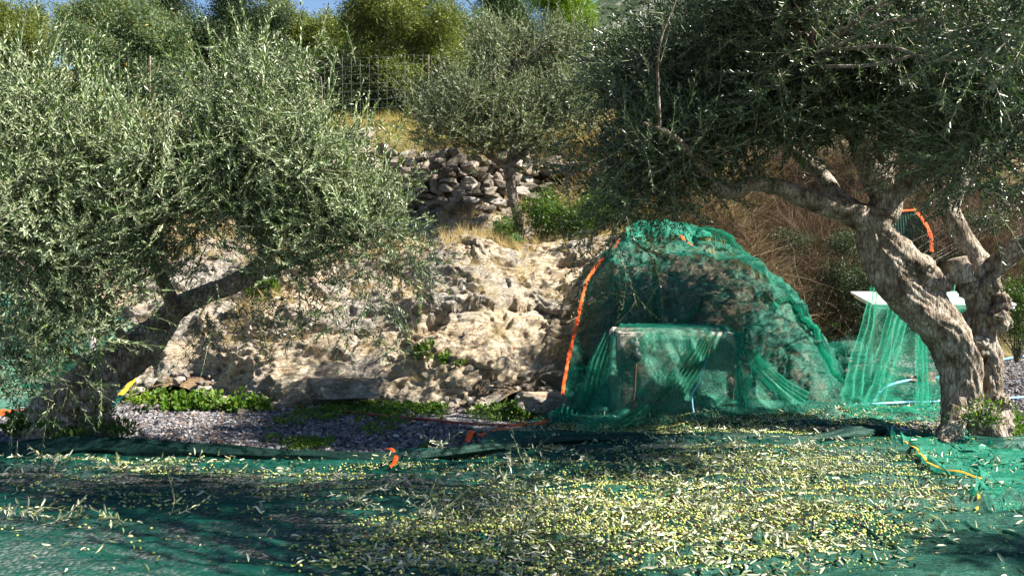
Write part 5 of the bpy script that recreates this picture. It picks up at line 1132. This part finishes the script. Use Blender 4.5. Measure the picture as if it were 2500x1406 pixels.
# ------------------------------------------------------------------ cut sprigs on the net
def sprigs():
    rng = np.random.default_rng(91)
    where = [(140, 1165, 'left of the net among scattered green olives'), (290, 1180, 'in shade at the upper left of the net'), (60, 1290, 'near the left edge of the photo'), (130, 1310, 'lower left corner, bent stem'),
             (320, 1310, 'dark net, left third'), (430, 1300, 'dark net beside the left middle'), (400, 1170, 'shaded net, left of centre'), (840, 1255, 'middle of the dark net'), (920, 1230, 'middle left'), (1020, 1320, 'left end of the long heap'),
             (1060, 1290, 'left of the big heap'), (1120, 1270, 'standing over the heap'), (1180, 1240, 'silver cluster at the centre'), (1240, 1215, 'silver cluster at the centre'), (1290, 1190, 'fold at the centre'), (1160, 1180, 'upper centre on dark net'),
             (1250, 1165, 'upper centre on dark net'), (1370, 1120, 'against the black fold'), (1080, 1120, 'on the dark fold at centre left'), (1300, 1130, 'dark fold'), (1420, 1160, 'rolled fold'), (1660, 1125, 'olive strip behind'), (1700, 1135, 'olive strip behind'),
             (1800, 1120, 'olive strip'), (1950, 1130, 'right strip'), (1820, 1170, 'pale tuft'), (2000, 1180, 'pale tuft'), (1640, 1230, 'heap top'), (1720, 1270, 'heap'), (1680, 1260, 'heap'), (1560, 1290, 'heap'), (1900, 1280, 'right heap'), (1980, 1270, 'right heap'),
             (2060, 1300, 'right heap'), (1450, 1300, 'between heaps'), (1280, 1380, 'bottom'), (1120, 1380, 'bottom'), (1400, 1290, 'between heaps'), (1750, 1330, 'front heap'), (1840, 1345, 'front heap'), (1230, 1330, 'left heap'), (1160, 1340, 'left heap'),
             (1600, 1035, 'block foot'), (1900, 930, 'mound foot'), (1960, 965, 'mound foot'), (2160, 1040, 'trunk side')]
    seen = []
    PR = [merge_proto(twig_proto(rng, L=rng.uniform(0.2, 0.34), nodes=int(rng.integers(7, 12)), leafL=0.06, leafW=0.013, bend=0.35, spread=1.0)) for _ in range(8)]
    for i, (px, py, s) in enumerate(where):
        g = G(px, py); z = float(FG(g[0], g[1])+heap(g[0], g[1]))+0.03 if g[1] < 8.3 else 0.06
        a = rng.uniform(0, 6.28); mb = MB(); ns = int(rng.integers(2, 5))
        d = np.stack([np.cos(a+rng.normal(0, 0.7, ns)), np.sin(a+rng.normal(0, 0.7, ns)), rng.uniform(0.02, 0.45, ns)], 1)
        off = np.array([cos(a), sin(a), 0.02])*rng.uniform(0, 0.14, ns)[:, None]-np.array([cos(a), sin(a), 0])*0.1
        place(mb, PR, off, d, rng.uniform(0.7, 1.0, ns), rng)
        me = make_mesh('olive_sprig', np.concatenate(mb.V), [f for f, _ in mb.order], [M['leaf_cut'], M['twig']], np.concatenate([np.full(len(f), m) for f, m in mb.order]))
        o = bpy.data.objects.new('olive_sprig', me); link(o); o.location = (g[0], g[1], z)
        hv = ['far left', 'left', 'centre left', 'centre', 'centre right', 'right', 'far right'][min(6, int(px/2500*7))]; vv = 'behind the fold' if py < 1100 else 'by the dark fold' if py < 1150 else 'midway on net' if py < 1240 else 'on near net' if py < 1320 else 'at bottom edge'; s = s.replace(' among scattered green olives', '').replace('at the upper left of the net', 'upper left'); s = s+('' if s not in seen else [' again, further right', ' again, third one', ' again, last one'][min(2, seen.count(s)-1)]); seen.append(s.split(' again')[0])
        tag(o, f'cut olive sprig {vv}, {hv}, {s}', 'sprig', 'cut olive sprigs lying on the nets')
sprigs()

# ------------------------------------------------------------------ weeds, grass, brambles, shrubs
def weed_proto(rng, n=26, R=0.07, L=0.035, W=0.026):
    mb = MB()
    for i in range(n):
        a = rng.uniform(0, 6.28); el = rng.uniform(0.2, 1.4); r = R*math.sqrt(rng.random()); c = np.array([cos(a)*r, sin(a)*r, rng.uniform(0.005, 0.07)*(1-r/R*0.6)])
        d = np.array([cos(a)*sin(el), sin(a)*sin(el), cos(el)]); k = rng.uniform(0.5, 1.2); V, f = leaf_geo(L*k, W*k, 0.3, 0.2)
        mb.add(V @ rot_from(d[None], np.array([rng.uniform(0, 6.28)]))[0].T+c, [f], 0)
    return merge_proto((np.concatenate(mb.V), mb.order))
def blade_proto(rng, n=16, L=0.2, W=0.004, spread=0.5):
    mb = MB()
    for i in range(n):
        a = rng.uniform(0, 6.28); b = rng.uniform(0.05, spread); l = L*rng.uniform(0.5, 1.2); c = np.append(rng.normal(0, 0.02, 2), 0); t = np.array([0, 0.5, 1.0]); be = rng.uniform(0.1, 0.6)
        d = np.stack([np.cos(a)*(b*t+be*t*t)*l, np.sin(a)*(b*t+be*t*t)*l, l*t*(1-0.25*be*t)], 1)+c; sd = np.array([-sin(a), cos(a), 0])*W/2
        mb.add(np.array([d[0]-sd, d[0]+sd, d[1]-sd*0.8, d[1]+sd*0.8, d[2]]), [np.array([[0, 1, 3, 2]]), np.array([[2, 3, 4]])], 0)
    return merge_proto((np.concatenate(mb.V), mb.order))
rw = np.random.default_rng(95)
WEED = [weed_proto(rw) for _ in range(6)]; BLADE = [blade_proto(rw) for _ in range(6)]; TANGLE = [blade_proto(rw, 14, 0.4, 0.005, 1.6) for _ in range(6)]
def surf(x, y): return np.maximum(HR(x, y), 0)
def scatter(name, label, cat, protos, pts, mat, sc, upn=0.25, kind='stuff', dz=0.0):
    rng = np.random.default_rng(len(pts)); pts = np.asarray(pts, float); mb = MB(); n = len(pts)
    p = np.stack([pts[:, 0], pts[:, 1], surf(pts[:, 0], pts[:, 1])+dz], 1) if pts.shape[1] == 2 else pts
    place(mb, protos, p, rng.normal(0, upn, (n, 3))+[0, 0, 1], rng.uniform(*sc, n), rng); o = mb.build(name, M[mat] if isinstance(mat, str) else mat)
    return tag(o, label, cat, None, kind)
def gpatch(rng, lst):          # low plants on the flat yard
    out = []
    for px, py, rx, ry, n in lst:
        a = rng.normal(0, 1, (n, 2)); a = a[(a**2).sum(1) < 5]
        for u, v in a:
            g = G(px+u*rx*0.6, min(1395, max(940, py+v*ry*0.6))); y = min(g[1], float(toe(g[0]))-0.05-abs(rng.normal(0, 0.5))*(0.3+abs(math.sin(g[0]*4))) if g[1] > float(toe(g[0])) else g[1])
            if n > 60 and (rng.random() < 0.3 or math.sin(g[0]*5.3+1)*math.sin(g[0]*2.1) > 0.6): continue
            out.append((g[0], y, 0.006))
    return out
rg = np.random.default_rng(96)
scatter('ground_weeds', 'low bright green weeds along the foot of the rock bank', 'weeds', WEED, gpatch(rg, [(880, 985, 140, 20, 150), (1000, 975, 130, 25, 190), (1150, 1000, 170, 18, 200), (1250, 1018, 130, 14, 70), (1000, 995, 220, 22, 70), (900, 960, 120, 20, 50)]), 'leaf_weed', (0.4, 1.0), dz=0.005)
scatter('ground_weeds', 'small green weeds growing through the gravel by the dark fold', 'weeds', WEED, gpatch(rg, [(765, 1085, 55, 10, 40), (735, 1092, 40, 8, 20), (1050, 1090, 14, 5, 6)]), 'leaf_weed', (0.4, 0.8))
scatter('ground_weeds', 'weeds and shoots round the foot of the right olive trunk', 'weeds', WEED, gpatch(rg, [(2420, 1010, 50, 40, 60), (2480, 1040, 60, 30, 70), (2300, 1080, 60, 12, 20)]), 'leaf_weed', (0.4, 0.9))
scatter('ground_weeds', 'green weeds showing through the net around the masonry block', 'weeds', WEED, gpatch(rg, [(1850, 1000, 60, 30, 90), (1600, 1045, 160, 12, 60), (1440, 1010, 40, 20, 30)]), 'leaf_weed', (0.5, 1.0))
def plant(px, py, n, spread, hgt, label, mat='leaf_weed', name='weed_plant', grp=None, L=0.05, W=0.04, Y=None):
    rng = np.random.default_rng(int(px+py)); g = G(px, py) if Y is None else P(px, py, Y); mb = MB(); pr = [weed_proto(rng, 20, 0.06, L, W) for _ in range(3)]; spread *= 0.8; hgt *= 0.8
    a = rng.normal(0, spread, (n, 3)); a[:, 1] *= 0.6; a[:, 2] = np.abs(rng.normal(0, hgt, n)); place(mb, pr, a, rng.normal(0, 0.5, (n, 3))+[0, 0, 1], rng.uniform(0.7, 1.2, n), rng)
    for k in range(5): tube(mb, [(0, 0, -0.03), tuple(a[k]*0.5), tuple(a[k])], [0.004, 0.003, 0.002], 4, 0.1, 1)
    me = make_mesh(name, np.concatenate(mb.V), [f for f, _ in mb.order], [M[mat], M['twig']], np.concatenate([np.full(len(f), m) for f, m in mb.order])); o = bpy.data.objects.new(name, me); link(o); o.location = tuple(g); tag(o, label, 'plant', grp)
plant(360, 985, 40, 0.16, 0.06, 'bright yellow green weed clump beside the leaning trunk', 'leaf_thuja', L=0.03, W=0.015)
plant(430, 1000, 34, 0.13, 0.08, 'leafy green weed second from the leaning trunk', grp='leafy weeds in a row on the gravel')
plant(500, 1002, 34, 0.13, 0.08, 'leafy green weed in the middle of the row on the gravel', grp='leafy weeds in a row on the gravel')
plant(570, 1004, 30, 0.12, 0.06, 'leafy green weed next before the end of the row', grp='leafy weeds in a row on the gravel')
plant(628, 1002, 22, 0.08, 0.06, 'leafy green weed touching the end of the red hose', grp='leafy weeds in a row on the gravel')
plant(1270, 1018, 16, 0.06, 0.08, 'broad leaved dark plant left of the orange net edge')
plant(1035, 880, 12, 0.05, 0.1, 'small upright weed in a crack of the rock bank', Y=8.95); plant(1110, 890, 16, 0.1, 0.03, 'low weed tuft on the ledge of the rock bank', Y=9.0)
plant(650, 720, 14, 0.12, 0.08, 'round yellow green plant high on the bank under the leaning olive', Y=9.9, L=0.07, W=0.07)
plant(60, 1070, 20, 0.15, 0.08, 'green shoots on the left side of the burled stump', 'leaf_shrub', Y=6.5); plant(290, 1070, 34, 0.14, 0.10, 'dark leafy shoots on the right side of the burled stump', 'leaf_shrub', Y=6.5, L=0.04, W=0.014)
plant(170, 1075, 26, 0.14, 0.05, 'ivy like shoots at the front of the burled stump', 'leaf_shrub', Y=6.35, L=0.03, W=0.02); plant(2400, 1040, 30, 0.10, 0.16, 'thin suckers sprouting at the foot of the right trunk', 'leaf_shrub', Y=6.45, L=0.035, W=0.012)
# shrubs as things: leafy bush at the terrace olive
def shrub(px, py, Y, ells, n, mat, label, seed, protos=CLUMP, sc=(0.4, 0.8), name='shrub'):
    x = (px-CX)*Y/F; root = empty(name, (x, Y, float(H(x, Y))), label, 'bush'); rng = np.random.default_rng(seed); E = [(P(a, b, Y), r, r[0]*r[2]) for a, b, r in ells]
    crown(root, E, [(x, Y, float(H(x, Y)))], 24, 8, n, protos, M[mat], M['bark_dark'], rng, 0.6, 0.5, 0.8, 0.012, 0.2, sc, 'foliage', 0.08)
shrub(1300, 560, 11.6, [(1330, 520, (0.45, 0.35, 0.35)), (1240, 560, (0.22, 0.2, 0.2)), (1420, 540, (0.4, 0.3, 0.35)), (1470, 500, (0.35, 0.3, 0.3))], 900, 'leaf_shrub', 'glossy green shrub round the trunk of the terrace olive', 301)
shrub(1500, 520, 12.2, [(1500, 500, (0.6, 0.4, 0.45)), (1560, 540, (0.5, 0.3, 0.3))], 600, 'leaf_far', 'dark low bush behind the top of the netted mound', 302)
shrub(2480, 720, 13.0, [(2480, 720, (0.55, 0.5, 0.45)), (2560, 650, (0.7, 0.5, 0.6)), (2470, 800, (0.4, 0.4, 0.25))], 800, 'leaf_shrub', 'green bush at the right edge behind the white table', 303)
shrub(2130, 800, 13.4, [(2120, 700, (0.6, 0.4, 0.4))], 300, 'leaf_far', 'dark scrub in the gully behind the mound', 304)
shrub(2060, 690, 14.6, [(2050, 690, (0.7, 0.4, 0.35)), (2200, 680, (0.8, 0.4, 0.35)), (2350, 660, (0.8, 0.4, 0.4))], 1300, 'leaf_far', 'dark leafy scrub standing in for the shaded hollow under the bramble slope', 305)  # dark foliage added as the shade of the hollow below the brambles
shrub(1960, 560, 14.6, [(1930, 590, (0.5, 0.4, 0.3)), (2060, 600, (0.6, 0.4, 0.4)), (2400, 540, (0.7, 0.4, 0.3))], 500, 'leaf_far', 'dark leaves in the brambles above the netted mound', 306)
def euphorbia():
    rng = np.random.default_rng(7); c = P(1262, 590, 11.0); mb = MB()
    for i in range(60):
        a = rng.uniform(0, 6.28); el = rng.uniform(0.1, 1.5); d = np.array([cos(a)*sin(el), sin(a)*sin(el), cos(el)]); V, f = leaf_geo(0.13, 0.012, 0.2, 0.1); mb.add(V @ rot_from(d[None], np.array([0.0]))[0].T+c, [f], 0)
    tag(mb.build('spurge_plant', leaf_mat('spurge_leaf', (0.12, 0.22, 0.12), (0.14, 0.24, 0.13), 0.2)), 'spiky blue green plant on the terrace edge at the foot of the terrace olive', 'plant')
euphorbia()
# dry grass
n = 2600; x = rg.uniform(-6, 4.0, n); d = rg.uniform(1.5, 4.3, n); k = rg.random(n) < (0.35+0.65*(fbm(x*1.5, d*1.5, 0, 2) > 0)); xy = np.stack([x, toe(x)+d], 1)[k]
scatter('dry_grass', 'straw coloured dry grass on the terrace above the rock bank', 'grass', BLADE, xy, 'dry', (0.4, 1.0), 0.5)
n = 1500; x = rg.uniform(-5, 0.9, n); d = rg.uniform(0.1, 1.7, n); k = rg.random(n) < 0.9*(fbm(x*2.2+4, d*2.5, 0, 2) > 0.12); xy = np.stack([x[k], (toe(x)+d)[k], (surf(x, toe(x)+d)+0.02)[k]], 1)
scatter('dry_roots', 'dry roots and straw clinging to the rock bank', 'roots', TANGLE, xy, 'dry', (0.2, 0.55), 1.2)
n = 2200; x = rg.uniform(-9, 6.5, n); d = rg.uniform(4.6, 6.4, n); xy = np.stack([x, toe(x)+d], 1)
scatter('dry_grass', 'yellow dry grass on the slope above the stone wall', 'grass', BLADE, xy, leaf_mat('yellow_dry_grass', (0.28, 0.23, 0.08), (0.3, 0.24, 0.09), 0.25, 0.8, 0.1), (0.6, 1.3), 0.4)
n = 5200; x = rg.uniform(2.2, 11, n); d = rg.uniform(0.2, 6.0, n); y = toe(x)+d; k = y > 11.6; xyz = np.stack([x, y, surf(x, y)+rg.uniform(0, 0.5, n)], 1)[k]
scatter('brambles', 'tangled dry brown brambles on the slope behind the right olive', 'brambles', TANGLE, xyz, 'bramble', (0.6, 1.6), 0.9)
n = 2400; x = rg.uniform(0.9, 6.5, n); y = rg.uniform(12.3, 15.0, n); xyz = np.stack([x, y, surf(x, y)], 1); xyz = xyz[xyz[:, 2] > 0.5]
scatter('tall_dry_grass', 'tall straw stems hanging over the slope between the mound and the right trunk', 'grass', [blade_proto(rw, 16, 0.55, 0.006, 0.5) for _ in range(4)], xyz, 'dry', (0.6, 1.3), 0.4)
n = 900; x = rg.uniform(2.0, 10, n); y = rg.uniform(12.8, 18, n); xyz = np.stack([x, y, surf(x, y)+rg.uniform(0.1, 0.6, n)], 1)
scatter('scrub_leaves', 'sparse green leaves among the brambles', 'scrub', CLUMP, xyz, 'leaf_shrub', (0.25, 0.5), 1.0)
# pole behind the leaning trunk
mb = MB(); tube(mb, [P(222, 940, 9.0), P(225, 880, 9.0), P(226, 800, 9.0)], [0.035]*3, 14, 0.1); tag(mb.build('wooden_post', M['metal']), 'pale grey post behind the leaning olive trunk', 'post')
print('done', time.time()-T0)
